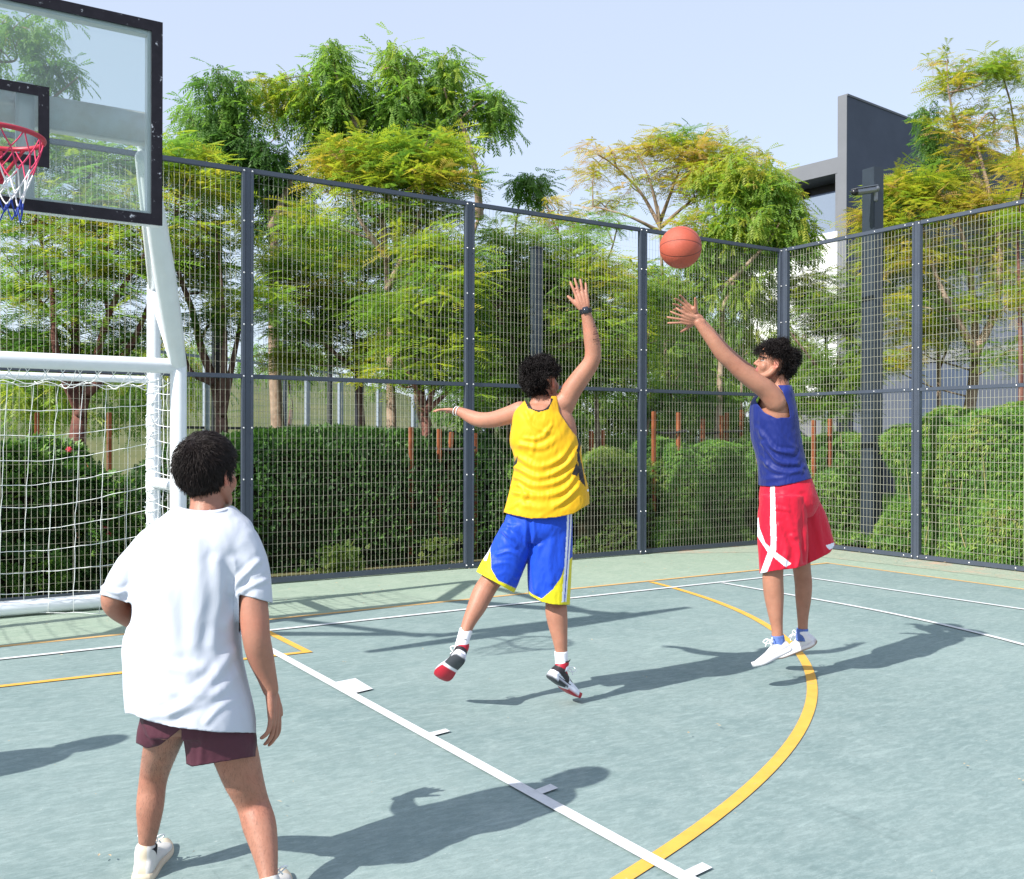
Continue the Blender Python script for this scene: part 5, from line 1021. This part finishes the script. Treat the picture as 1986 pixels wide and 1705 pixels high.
hair(p1, 'hair', hc, hf, hu, .1, 6500, .050, .003, M_hair2, reg_short, grav=.7, width=.0015, lift=.15, k=1.085, swirl=sw, seg=7, thick=1.0)
bm = bmesh.new()
loft(bm, [ringrow(982, 338, 450, 3.30, .06), ringrow(1000, 318, 468, 3.29, .09), ringrow(1022, 290, 488, 3.28, .11), ringrow(1060, 272, 486, 3.27, .13), ringrow(1120, 263, 476, 3.26, .14), ringrow(1180, 256, 462, 3.25, .14), ringrow(1240, 246, 462, 3.24, .14), ringrow(1290, 247, 467, 3.23, .15), ringrow(1340, 251, 477, 3.22, .165), ringrow(1390, 257, 487, 3.21, .172), ringrow(1460, 259, 491, 3.21, .172)], 44, 4, 2.5)
limb(bm, [(306, 1056, 3.27, .070), (270, 1096, 3.25, .066), (238, 1140, 3.24, .060), (215, 1190, 3.235, .059)])
limb(bm, [(458, 1054, 3.26, .074), (478, 1095, 3.25, .068), (488, 1140, 3.24, .062), (491, 1185, 3.235, .060)])
wristL, wristR = np.array(U(225, 1160, 3.24)), np.array(U(490, 1159, 3.24))
def m_tee(C_):
    x, y, z = topx(C_); nL = (y-(1152+(x-192)*.30)) > 0; nR = (y-(1151+(x-458)*.26)) > 0
    m = (nL & (x < 256) & (y < 1250) & (np.linalg.norm(C_-wristL, axis=1) < .14)) | (nR & (x > 463) & (y < 1250) & (np.linalg.norm(C_-wristR, axis=1) < .13))
    hem = y > np.interp(x, [255, 280, 340, 420, 490], [1384, 1396, 1411, 1420, 1421])
    neck = ((x-396)/57)**2+((y-972)/18.0)**2 < 1
    return m | hem | neck | (y < 978)
tee_f = [([(330, 1385), (400, 1330), (455, 1260)], .010, 9), ([(280, 1390), (360, 1375), (440, 1330), (470, 1290)], .008, 8), ([(250, 1240), (310, 1290), (390, 1300)], .007, 10), ([(262, 1300), (330, 1340), (420, 1345)], .006, 8), ([(455, 1090), (462, 1150), (440, 1210)], .008, 9),
         ([(452, 1150), (470, 1120), (500, 1090)], .008, 6), ([(455, 1160), (480, 1140), (515, 1125)], .006, 5), ([(265, 1070), (262, 1120), (255, 1165)], .007, 7), ([(200, 1140), (230, 1150), (256, 1140)], .006, 5), ([(380, 1050), (385, 1150), (375, 1250)], .005, 14), ([(300, 1100), (330, 1180), (340, 1260)], .004, 12), ([(420, 1090), (425, 1170), (410, 1250)], .005, 10), ([(400, 1400), (430, 1370), (475, 1350)], .006, 6), ([(245, 1215), (260, 1250), (250, 1290)], .007, 6)]
tee = cloth(bm, .0045, 16, m_tee, tee_f, (.0042, 5, 2), None, 't_shirt', M_tee, p1)
bm = bmesh.new(); tube(bm, [U(x, y, D) for x, y, D in ((340, 986, 3.31), (355, 990, 3.245), (380, 995, 3.225), (410, 995, 3.225), (435, 991, 3.245), (451, 986, 3.31))], [.0055]*6, 8, 5); o = obj('collar', bm, M_tee, tee, True)
bm = bmesh.new()
loft(bm, [ringrow(1330, 292, 460, 3.215, .11), ringrow(1380, 284, 468, 3.21, .12), ringrow(1415, 286, 478, 3.215, .12)], 40, 3, 2.4)
limb(bm, [(330, 1380, 3.22, .09), (310, 1420, 3.24, .072), (302, 1450, 3.27, .060), (300, 1480, 3.30, .055)])
loft(bm, [ringrow(1375, 352, 470, 3.21, .11), ringrow(1420, 360, 490, 3.22, .112), ringrow(1460, 366, 495, 3.235, .11), ringrow(1510, 368, 498, 3.24, .105)], 36, 3, 2.2)
def m_sh1(C_):
    x, y, z = topx(C_); L_ = x < 352; hem = np.where(L_, np.interp(x, [262, 285, 310, 352], [1440, 1452, 1446, 1412]), np.interp(x, [358, 372, 500], [1480, 1487, 1466])); return (y > hem) | (y < 1345)
cloth(bm, .0045, 10, m_sh1, [([(395, 1420), (390, 1487)], .005, 6), ([(440, 1425), (450, 1480)], .005, 7), ([(280, 1400), (300, 1440)], .005, 5)], (.004, 9, 4), None, 'shorts', M_mar, p1)
khaki = np.array(srgb(205, 192, 170)[:3]); wht = np.array([.60, .59, .57])
def knit(Lc): c = np.tile(wht, (len(Lc), 1)); c[(Lc[:, 0] < .09) & (np.abs(Lc[:, 1]) < .012)] = khaki; return c
def fuzz(root, segs, n, L_, seed):
    r = np.random.default_rng(seed); V, Q = [], []
    me = root.children[0].data; C_ = co(me); N_ = normals(me); x, y, z = topx(C_); m = np.zeros(len(C_), bool)
    for x0, x1, y0, y1 in segs: m |= (x > x0) & (x < x1) & (y > y0) & (y < y1)
    idx = r.choice(np.where(m)[0], n)
    for i in idx:
        p = C_[i]; d = N_[i]*.55+np.array((0, 0, -1.0))*.7+r.normal(0, .25, 3); d /= np.linalg.norm(d); s = np.cross(d, N_[i]); s /= np.linalg.norm(s)+1e-9; l = L_*r.uniform(.5, 1.2); k = len(V); w_ = .00016
        V += [p+s*w_, p-s*w_, p+d*l+np.array((0, 0, -l*.2))]; Q.append((k, k+1, k+2))
    me = np_mesh('leg_hair', V, Q); return link_mesh('leg_hair', me, M_hair2, root)
fuzz(p1, [(255, 360, 1430, 1640), (400, 545, 1460, 1700)], 5200, .012, 3)
a, b = G(268, 1716), G(308, 1650); tdir = (b-a).normalized(); a = U(283, 1660, 3.42); a.z = 0; a = a-tdir*.052
shoe(p1, 'shoe', a+Vector((0, 0, .004)), a+Vector((0, 0, .004))+tdir*.29, Vector((0, 0, 1)), .29, knit, W3, const(khaki), lacem=M_lace)
a2 = G(523, 1776); shoe(p1, 'shoe', a2-fw*.03, a2+(fw*.9-rt*.1)*.29+Vector((0, 0, .0)), Vector((0, 0, 1)), .29, knit, W3, const(khaki), lacem=M_lace)
M_bsock = mat('black_sock', (.02, .02, .025, 1), .85, .2)
sock(p1, [(286, 1640, 3.42, .0335), (284, 1660, 3.42, .034), (281, 1685, 3.42, .036)], M_bsock); sock(p1, [(522, 1722, 3.18, .034), (523, 1740, 3.16, .037)], M_bsock)
# ---------------------------------------------------------------- player in yellow jersey
p2 = empty('person', tuple(Vector((U(1030, 1300, 5.6).x, U(1030, 1300, 5.6).y, 0))), 'player in yellow tank top and blue shorts jumping, one arm raised', 'person')
hc2 = U(1053, 742, 5.64); hf2 = (fw*.78+rt*.60+up*.18); hu2 = (up-rt*.12-fw*.08)
bm = bmesh.new(); head(bm, hc2, hf2, hu2, 1.02)
limb(bm, [(1052, 760, 5.63, .055), (1047, 782, 5.61, .055), (1042, 800, 5.6, .07)])
limb(bm, [(1040, 797, 5.6, .062), (1078, 790, 5.6, .072), (1096, 778, 5.59, .062)]); 
loft(bm, [ringrow(785, 1012, 1086, 5.6, .065), ringrow(805, 1001, 1110, 5.6, .10), ringrow(840, 1004, 1119, 5.6, .115), ringrow(880, 1010, 1114, 5.6, .11), ringrow(930, 1006, 1112, 5.6, .10), ringrow(985, 996, 1110, 5.59, .10), ringrow(1020, 992, 1106, 5.59, .105), ringrow(1045, 1000, 1100, 5.59, .09)], 36, 4, 2.3)
limb(bm, [(1092, 790, 5.6, .062), (1108, 758, 5.58, .058), (1127, 731, 5.56, .054), (1146, 704, 5.53, .047), (1150, 683, 5.52, .0455), (1147, 656, 5.51, .0445), (1142, 630, 5.50, .036), (1136, 606, 5.49, .0275)])
limb(bm, [(1010, 797, 5.61, .056), (985, 806, 5.65, .052), (955, 814, 5.70, .047), (930, 814, 5.75, .0445), (912, 808, 5.79, .040), (898, 801, 5.82, .031), (887, 797, 5.84, .0255)])
hand(bm, U(1134, 602, 5.49), up*.97-rt*.22, fw, -rt, curl=(.10, .08, .10, .14), spread=.16, thumb=.62, L=.178)
hand(bm, U(886, 797, 5.84), -rt*.93+up*.10+fw*.30, -up*.9-rt*.2, fw*.9+up*.2, curl=(.14, .16, .2, .24), spread=.14, thumb=.5, L=.150)
limb(bm, [(1018, 1020, 5.59, .095), (995, 1060, 5.60, .082), (972, 1100, 5.60, .066), (951, 1128, 5.59, .060), (937, 1150, 5.56, .061), (925, 1176, 5.53, .054), (910, 1206, 5.50, .039), (899, 1236, 5.47, .030), (893, 1262, 5.45, .032)])
limb(bm, [(1072, 1020, 5.59, .095), (1074, 1070, 5.60, .082), (1077, 1130, 5.61, .064), (1078, 1165, 5.61, .060), (1079, 1187, 5.59, .0625), (1082, 1212, 5.585, .056), (1086, 1240, 5.58, .043), (1089, 1268, 5.58, .034), (1090, 1295, 5.58, .033)])
def col2(V):
    c = facecol(V, SK2, hc2, hf2, hu2, 1.02); x, y, z = topx(V); t = (x > 1150) & (x < 1172) & (y > 618) & (y < 668)
    s = np.sin(y*.9+x*1.4)*np.sin(x*1.1-y*.35)+.35*np.sin(y*.45); c[t & (s > .28)] = SK2*.28; return c
make_body(bm, p2, SK2, [(hc2, .12), (U(1125, 575, 5.49), .10), (U(870, 797, 5.86), .08)], col2)
def reg_curly(d):
    x, y, z = d
    if abs(x) > .55 and z < -.05 and y > -.45: return -.2
    return min(1, (z+.98) if y < -.12 else (z-.12-(y*.3)) if y > .35 else (z+.98-(y+.12)*2.0))
hair(p2, 'hair', hc2, hf2, hu2, .2, 3800, .058, .012, M_hair, reg_curly, grav=.4, width=.0022, lift=.36, k=1.07, seg=10, thick=1.3)
bm = bmesh.new()
loft(bm, [ringrow(768, 1036, 1082, 5.59, .06), ringrow(782, 1014, 1085, 5.59, .10), ringrow(800, 998, 1092, 5.59, .125), ringrow(825, 994, 1112, 5.59, .14), ringrow(862, 990, 1125, 5.59, .145), ringrow(884, 999, 1127, 5.59, .145), ringrow(920, 996, 1133, 5.59, .148), ringrow(950, 990, 1140, 5.59, .15), ringrow(978, 982, 1142, 5.59, .155), ringrow(1000, 976, 1141, 5.59, .155), ringrow(1035, 973, 1138, 5.59, .155)], 48, 4, 2.4)
arm2 = [(1077, 740), (1081, 775), (1085, 800), (1104, 829), (1121, 850), (1150, 852), (1160, 740)]
def m_j(C_):
    x, y, z = topx(C_); hem = y > np.interp(x, [970, 1000, 1030, 1075, 1111, 1145], [992, 1000, 1006, 1004, 997, 976]); ne = ((x-1045)/24.0)**2+((y-772)/24.0)**2 < 1
    return inpoly(x, y, arm2) | hem | ne | (y < 768) | ((x < 999) & (y < 790))
jf = [([(1010, 862), (1050, 868), (1085, 845), (1100, 815)], .013, 5), ([(1018, 850), (1045, 850), (1070, 825)], .009, 4), ([(1020, 800), (1040, 830), (1070, 838)], .009, 4), ([(998, 880), (1040, 905), (1085, 890), (1112, 850)], .013, 5.5), ([(1000, 905), (1045, 925), (1095, 905), (1120, 868)], .013, 5),
      ([(1000, 925), (1040, 942), (1090, 930), (1120, 900)], .010, 4.5), ([(1000, 955), (1045, 962), (1095, 950), (1122, 912)], .013, 5), ([(1015, 980), (1060, 985), (1105, 960), (1132, 925)], .010, 5), ([(990, 985), (1020, 960), (1005, 940)], .008, 4), ([(1050, 1000), (1090, 975), (1120, 945)], .010, 4), ([(1065, 775), (1072, 810), (1058, 845)], .008, 4), ([(1025, 815), (1035, 850), (1032, 880)], .006, 4)]
YEL = np.array(srgb(252, 205, 10)[:3]); YEL[2] = .004; YEL = np.array([.70, .385, .003]); BLK = np.array([.012, .010, .012])
polyb = [[(1117, 842), (1129, 849), (1127, 862), (1123, 882), (1118, 874), (1122, 862)], [(1109, 920), (1119, 896), (1123, 908), (1120, 924)], [(1122, 893), (1128, 898), (1136, 944), (1124, 932), (1121, 915)], [(1119, 880), (1124, 878), (1127, 900), (1120, 896)], [(1004, 884), (990, 910), (1003, 899)], [(1121, 850), (1140, 848), (1140, 870), (1126, 862)]]
def jcol(V, N, x, y, z):
    c = np.tile(YEL, (len(V), 1))
    for p in polyb: c[inpoly(x, y, p)] = BLK
    c[polyd(x, y, [(1020, 777), (1026, 790), (1045, 797), (1062, 792), (1070, 775)]) < 2.4] = BLK
    far = z > 5.66; c[far & (y > 990)] = BLK
    inner = np.zeros(len(V), bool); c[polyd(x, y, [(1141, 951), (1145, 951)]) < 2.5] = .8; return c
cloth(bm, .0045, 14, m_j, [(l_, a_*.8, w_) for l_, a_, w_ in jf], (.006, 7, 1), jcol, 'tank_top', W2, p2)
bm = bmesh.new()
loft(bm, [ringrow(975, 992, 1108, 5.59, .125), ringrow(1005, 980, 1109, 5.59, .13), ringrow(1030, 978, 1109, 5.59, .13), ringrow(1050, 990, 1100, 5.59, .10)], 44, 3, 2.3)
loft(bm, [ringrow(1015, 975, 1040, 5.59, .12), (U(992, 1060, 5.60), rt*.125+up*.02, fw*.125), (U(972, 1105, 5.60), rt*.108-up*.045, fw*.12), (U(958, 1135, 5.60), rt*.105-up*.055, fw*.12), (U(950, 1160, 5.60), rt*.105-up*.055, fw*.12)], 36, 3, 2.2)
loft(bm, [ringrow(1015, 1030, 1109, 5.6, .12), ringrow(1060, 1025, 1109, 5.6, .13), ringrow(1110, 1024, 1107, 5.6, .13), ringrow(1150, 1026, 1105, 5.6, .13), ringrow(1190, 1027, 1104, 5.6, .13)], 36, 3, 2.2)
def m_s2(C_):
    x, y, z = topx(C_); R_ = x > 1016; hem = np.where(R_, np.interp(x, [1024, 1030, 1050, 1075, 1105], [1150, 1156, 1167, 1173, 1173]), 1110+(x-926)*.56); return (y > hem) | (y < 990)
sf = [([(975, 1030), (1000, 1045), (1018, 1060)], .008, 4), ([(965, 1075), (990, 1070), (1015, 1085)], .009, 4), ([(958, 1095), (985, 1092), (1008, 1105)], .009, 3.5), ([(985, 1010), (983, 1035), (1000, 1060)], .007, 4), ([(960, 1115), (985, 1110), (1000, 1120)], .007, 3), ([(1045, 1060), (1035, 1100), (1040, 1150)], .009, 5), ([(1075, 1040), (1065, 1090), (1070, 1130)], .008, 6), ([(1027, 1000), (1028, 1030), (1027, 1060)], -.014, 4), ([(1095, 1040), (1092, 1100)], .005, 5)]
BLU = np.array([.004, .055, .50]); WH = np.array([.78, .80, .88]); YL2 = np.array([.68, .60, .012])
def scol2(V, N, x, y, z):
    c = np.tile(BLU, (len(V), 1))
    yl = [[(900, 1040), (949, 1050), (952, 1080), (953, 1104), (966, 1126), (1000, 1141), (1005, 1165), (900, 1130)], [(1110, 1080), (1097, 1093), (1088, 1120), (1072, 1143), (1051, 1161), (1024, 1151), (1020, 1200), (1120, 1190)]]
    for p in yl: c[inpoly(x, y, p)] = YL2
    wl = polyd(x, y, [(979, 992), (966, 1012), (956, 1035), (949, 1060), (941, 1085)]) < 3.0; c[wl] = WH
    w2 = polyd(x, y, [(1105, 990), (1103, 1040), (1099, 1100), (1094, 1168)]) < 4.6; c[w2] = WH; c[polyd(x, y, [(1105.5, 990), (1103.5, 1040), (1099.5, 1100), (1095, 1168)]) < 1.0] = BLU
    hem = np.where(x > 1016, np.interp(x, [1024, 1030, 1050, 1075, 1105], [1150, 1156, 1167, 1173, 1173]), 1110+(x-926)*.56); c[(y > hem-5.5)] = YL2; return c
cloth(bm, .0042, 10, m_s2, sf, (.005, 8, 6), scol2, 'shorts', W2, p2, post=1)
sock(p2, [(904, 1222, 5.49, .037), (899, 1238, 5.47, .0355), (895, 1254, 5.455, .037), (892, 1268, 5.45, .039)], M_sock); sock(p2, [(1088, 1263, 5.58, .0375), (1089, 1280, 5.58, .0365), (1091, 1300, 5.58, .039)], M_sock)
bm = bmesh.new(); tube(bm, [U(1098, 1284, 5.545), U(1103, 1283, 5.55), U(1106, 1279, 5.56)], [.0045, .004, .0015], 6, 4); tube(bm, [U(898, 1240, 5.435), U(905, 1241, 5.435)], [.003, .0015], 6, 2); obj('sock_mark', bm, M_tie, p2)
RED = np.array([.42, .012, .03]); GRYS = np.array([.045, .052, .062])
def yshoe(Lc):
    a, b, h = Lc.T; c = np.tile(WH*.98, (len(a), 1)); c[(a < .42) & (h > .05-.05*a)] = BLK*2; c[(h > .082) | ((a > .22) & (a < .45) & (h > .072))] = RED; c[(a > .12) & (a < .5) & (h < .034)] = BLK*2
    c[(a > .45) & (a < .6) & (h > .05)] = BLK*2; c[(a > .82) & (h < .045)] = RED; return c
def ysole(Lc):
    a, b, h = Lc.T; c = np.tile(WH*.95, (len(a), 1)); c[(h < .009) & (a < .38)] = GRYS; c[(h < .009) & (a >= .46)] = RED; c[(a > .78)] = RED; c[(h < .022) & (h > .009) & (a > .1) & (a < .45)] = BLK*2; return c
hl, tl, uu = shoe_at(U(895, 1258, 5.455), (850, 1319), fw+up*.2, .285, .098, 1); shoe(p2, 'sneaker', hl, tl, uu, .285, yshoe, W3, ysole, high=.10, lacem=M_lace)
hl, tl, uu = shoe_at(U(1091, 1292, 5.58), (1119, 1355), fw*.8+rt*.9+up*.3, .285, .098, 1); shoe(p2, 'sneaker', hl, tl, uu, .285, yshoe, W3, ysole, high=.10, lacem=M_lace)
M_watch = mat('black_rubber', (.012, .012, .016, 1), .35)
bm = bmesh.new(); c = U(1136, 603, 5.49); torus_pts = []
ax_ = (U(1134, 590, 5.49)-U(1139, 616, 5.50)).normalized(); s1_ = ax_.cross(fw).normalized(); s2_ = ax_.cross(s1_)
for k in range(25): a = 2*math.pi*k/24; torus_pts.append(c+s1_*math.cos(a)*.030+s2_*math.sin(a)*.025)
for off in (-.008, 0, .008): tube(bm, [p+ax_*off for p in torus_pts], [.0062]*25, 8, 1, False)
wt = obj('watch', bm, M_watch, p2, True); bm = bmesh.new(); cc_ = c-fw*.031+s1_*.003; Mw = Matrix((s1_, ax_, -fw)).transposed().to_4x4(); Mw.translation = cc_; box(bm, (-.017, -.019, -.004), (.017, .019, .006), Mw, .003); o = obj('watch_face', bm, mat('watch_glass', (.02, .025, .04, 1), .08, .8), wt, True)
bm = bmesh.new(); c = U(888, 798, 5.835); ax_ = (U(898, 801, 5.82)-U(880, 796, 5.85)).normalized(); s1_ = ax_.cross(up).normalized(); s2_ = ax_.cross(s1_)
for off, tilt in ((.0, .2), (-.012, -.15)): tube(bm, [c+ax_*(off+.006*math.cos(a)*tilt*4)+s1_*math.cos(a)*.029+s2_*math.sin(a)*.028 for a in np.linspace(0, 2*math.pi, 25)], [.0022]*25, 6, 1, False)
obj('bracelet', bm, M_lace, p2, True)
# ---------------------------------------------------------------- player in blue tank top
p3 = empty('person', tuple(Vector((U(1520, 1270, 6.15).x, U(1520, 1270, 6.15).y, 0))), 'player in blue tank top and red shorts jumping, both arms toward the ball', 'person')
hc3 = U(1499, 707, 6.15); hf3 = (-rt*.93+up*.26+fw*.14); hu3 = (up*.96+rt*.26)
bm = bmesh.new(); head(bm, hc3, hf3, hu3, 1.0)
limb(bm, [(1508, 722, 6.15, .052), (1513, 742, 6.15, .052), (1512, 762, 6.15, .062)])
def rr3(y, l, r, dep): return ringrow(y, l, r, 6.15, dep)
loft(bm, [rr3(752, 1498, 1524, .10), rr3(768, 1478, 1534, .155), rr3(800, 1468, 1535, .160), rr3(840, 1468, 1538, .145), rr3(880, 1477, 1546, .13), rr3(930, 1484, 1562, .14), rr3(970, 1488, 1568, .15), rr3(1000, 1492, 1564, .13)], 36, 4, 2.3)
limb(bm, [(1505, 780, 6.02, .066), (1487, 757, 6.00, .062), (1465, 741, 5.98, .057), (1440, 722, 5.97, .053), (1420, 704, 5.96, .0485), (1403, 688, 5.955, .0475), (1388, 668, 5.95, .0435), (1370, 645, 5.95, .036), (1354, 625, 5.95, .0265)])
limb(bm, [(1505, 775, 6.29, .060), (1470, 738, 6.31, .055), (1430, 705, 6.32, .048), (1402, 678, 6.31, .045), (1378, 648, 6.29, .038), (1352, 615, 6.26, .0265)])
hand(bm, U(1352, 623, 5.95), -rt*.96+up*.20, fw*.75+up*.45, -up*.8-rt*.1+fw*-.3, curl=(.05, .10, .16, .22), spread=.30, thumb=.95, L=.172, thumbcurl=.1)
hand(bm, U(1350, 612, 6.26), -rt*.80+up*.60, -fw*.55-up*.3-rt*.2, up*.9+rt*.3, curl=(.20, .26, .30, .32), spread=.30, thumb=.95, L=.172, thumbcurl=.1)
limb(bm, [(1510, 980, 6.06, .095), (1506, 1040, 6.06, .082), (1500, 1095, 6.06, .064), (1499, 1125, 6.06, .063), (1501, 1155, 6.065, .060), (1504, 1190, 6.06, .046), (1507, 1218, 6.06, .035), (1508, 1242, 6.06, .036)])
limb(bm, [(1542, 980, 6.25, .095), (1549, 1040, 6.27, .078), (1554, 1095, 6.30, .058), (1558, 1130, 6.32, .055), (1558, 1160, 6.33, .050), (1557, 1195, 6.33, .036), (1557, 1220, 6.33, .031), (1556, 1238, 6.33, .033)])
make_body(bm, p3, SK3, [(hc3, .125), (U(1325, 625, 5.95), .10), (U(1322, 592, 6.26), .11)], lambda V: facecol(V, SK3, hc3, hf3, hu3, 1.0))
def reg_mop(d):
    x, y, z = d
    if abs(x) > .5 and z < -.02 and y > -.42: return -.2
    return min(1, (z+.80) if y < -.15 else (z-.15) if y > .45 else (z+.80-(y+.15)*1.7))
hair(p3, 'hair', hc3, hf3, hu3, .3, 3600, .064, .013, M_hair, reg_mop, grav=.4, width=.0022, lift=.42, k=1.07, seg=10, thick=1.5)
bm = bmesh.new()
loft(bm, [rr3(742, 1500, 1526, .115), rr3(756, 1490, 1533, .15), rr3(772, 1464, 1537, .170), rr3(800, 1457, 1542, .178), rr3(850, 1461, 1549, .172), rr3(890, 1470, 1558, .168), rr3(920, 1474, 1568, .175), rr3(945, 1476, 1574, .18), rr3(975, 1476, 1576, .18)], 44, 4, 2.3)
pa = [(1445, 700), (1460, 768), (1470, 785), (1482, 800), (1505, 811), (1533, 810), (1530, 788), (1517, 757), (1504, 744), (1498, 700)]
def m_t3(C_):
    x, y, z = topx(C_); hem = y > np.interp(x, [1470, 1480, 1510, 1545, 1580], [940, 943, 943, 936, 926]); near = (z < 6.10) & inpoly(x, y, pa)
    sh = np.array(U(1492, 768, 6.32)); far = (z > 6.20) & (np.linalg.norm((C_-sh)*np.array([1, 1, .8]), axis=1) < .105); return near | far | hem | (y < 747)
tf = [([(1480, 860), (1510, 895), (1545, 900)], .009, 4), ([(1475, 890), (1510, 915), (1555, 915)], .008, 4), ([(1470, 830), (1500, 870), (1538, 878)], .008, 4), ([(1478, 800), (1475, 840), (1490, 900)], .006, 4), ([(1500, 815), (1520, 850), (1540, 870)], .006, 4), ([(1482, 930), (1520, 925), (1560, 905)], .005, 4)]
NAV = np.array([.005, .016, .15]); RD = np.array([.56, .005, .03])
cloth(bm, .0045, 12, m_t3, tf, (.006, 8, 9), lambda V, N, x, y, z: np.tile(NAV, (len(V), 1)), 'tank_top', W2, p3)
bm = bmesh.new()
loft(bm, [rr3(925, 1482, 1570, .165), rr3(950, 1477, 1577, .175), rr3(975, 1475, 1585, .17), rr3(1000, 1482, 1572, .13)], 44, 3, 2.3)
def rA(y, l, r): return ringrow(y, l, r, 6.06, .12)
loft(bm, [rA(960, 1476, 1560), rA(1010, 1472, 1562), rA(1060, 1472, 1564), rA(1130, 1476, 1562)], 36, 3, 2.3)
loft(bm, [ringrow(955, 1500, 1580, 6.25, .12), ringrow(1000, 1508, 1600, 6.26, .125), ringrow(1045, 1524, 1613, 6.27, .12), (U(1580, 1078, 6.28), rt*.125+up*.045, fw*.12), (U(1583, 1110, 6.28), rt*.125+up*.045, fw*.12)], 36, 3, 2.3)
def m_s3(C_):
    x, y, z = topx(C_); hem = np.interp(x, [1468, 1477, 1500, 1516, 1545, 1560, 1585, 1610, 1618], [1113, 1112, 1107, 1105, 1102, 1096, 1085, 1072, 1058]); return (y > hem) | (y < 928)
rf = [([(1555, 960), (1556, 1020), (1560, 1090)], -.014, 5), ([(1520, 960), (1530, 1000), (1540, 1040)], .007, 5), ([(1510, 1020), (1525, 1060), (1520, 1100)], .008, 5), ([(1535, 1040), (1548, 1070), (1545, 1100)], .008, 4), ([(1575, 980), (1585, 1020), (1595, 1070)], .006, 6), ([(1505, 985), (1530, 990)], .006, 3)]
stp = [[(1494, 935), (1502, 935), (1506, 1042), (1505, 1066), (1485, 1116), (1474, 1112), (1495, 1056), (1494, 1015)], [(1466, 1005), (1471, 1004), (1473, 1023), (1484, 1053), (1502, 1069), (1535, 1093), (1524, 1100), (1489, 1071), (1466, 1036)], [(1601, 1058), (1618, 1052), (1618, 1063), (1608, 1066)]]
def sc3(V, N, x, y, z):
    c = np.tile(RD, (len(V), 1))
    for p in stp: c[inpoly(x, y, p) & (z < 6.25)] = WH
    c[inpoly(x, y, stp[2])] = WH; return c
cloth(bm, .0042, 9, m_s3, rf, (.005, 8, 12), sc3, 'shorts', W2, p3, post=1)
bsk = mat('blue_striped_sock', (.12, .20, .52, 1), .85, .2, noise_amt=.4, nscale=60)
sock(p3, [(1508, 1232, 6.06, .0385), (1509, 1243, 6.06, .041), (1509, 1255, 6.06, .043)], bsk); sock(p3, [(1556, 1219, 6.33, .036), (1556, 1230, 6.33, .038), (1556, 1242, 6.33, .040)], bsk)
WS = np.array([.72, .71, .74])
hl, tl, uu = shoe_at(U(1508, 1243, 6.06), (1465, 1296), up-rt, .285, .088, -1); shoe(p3, 'sneaker', hl, tl, uu, .285, const(WS), W3, const(WS*.95), high=.088, lacem=M_lace)
hl, tl, uu = shoe_at(U(1556, 1231, 6.33), (1508, 1276), up-rt+fw*.3, .285, .088, 1); TAN = np.array([.28, .13, .07])
shoe(p3, 'sneaker', hl, tl, uu, .285, const(WS), W3, lambda Lc: np.where((Lc[:, 2] < .012)[:, None], TAN, WS), high=.088, lacem=M_lace)

# a fourth player standing outside the left edge, whose shadow reaches into the picture
def copy_tree(o, parent=None):
    c = o.copy(); COL.objects.link(c); c.parent = parent
    if parent is not None: c.matrix_parent_inverse = o.matrix_parent_inverse.copy()
    for ch in list(o.children): copy_tree(ch, c)
    return c
off = G(215, 1440)-G(1150, 1505); off.z = 0
p4 = copy_tree(p1); p4.location = p1.location+off; p4['label'] = 'player outside the left edge whose head and shoulder shadow falls on the court'
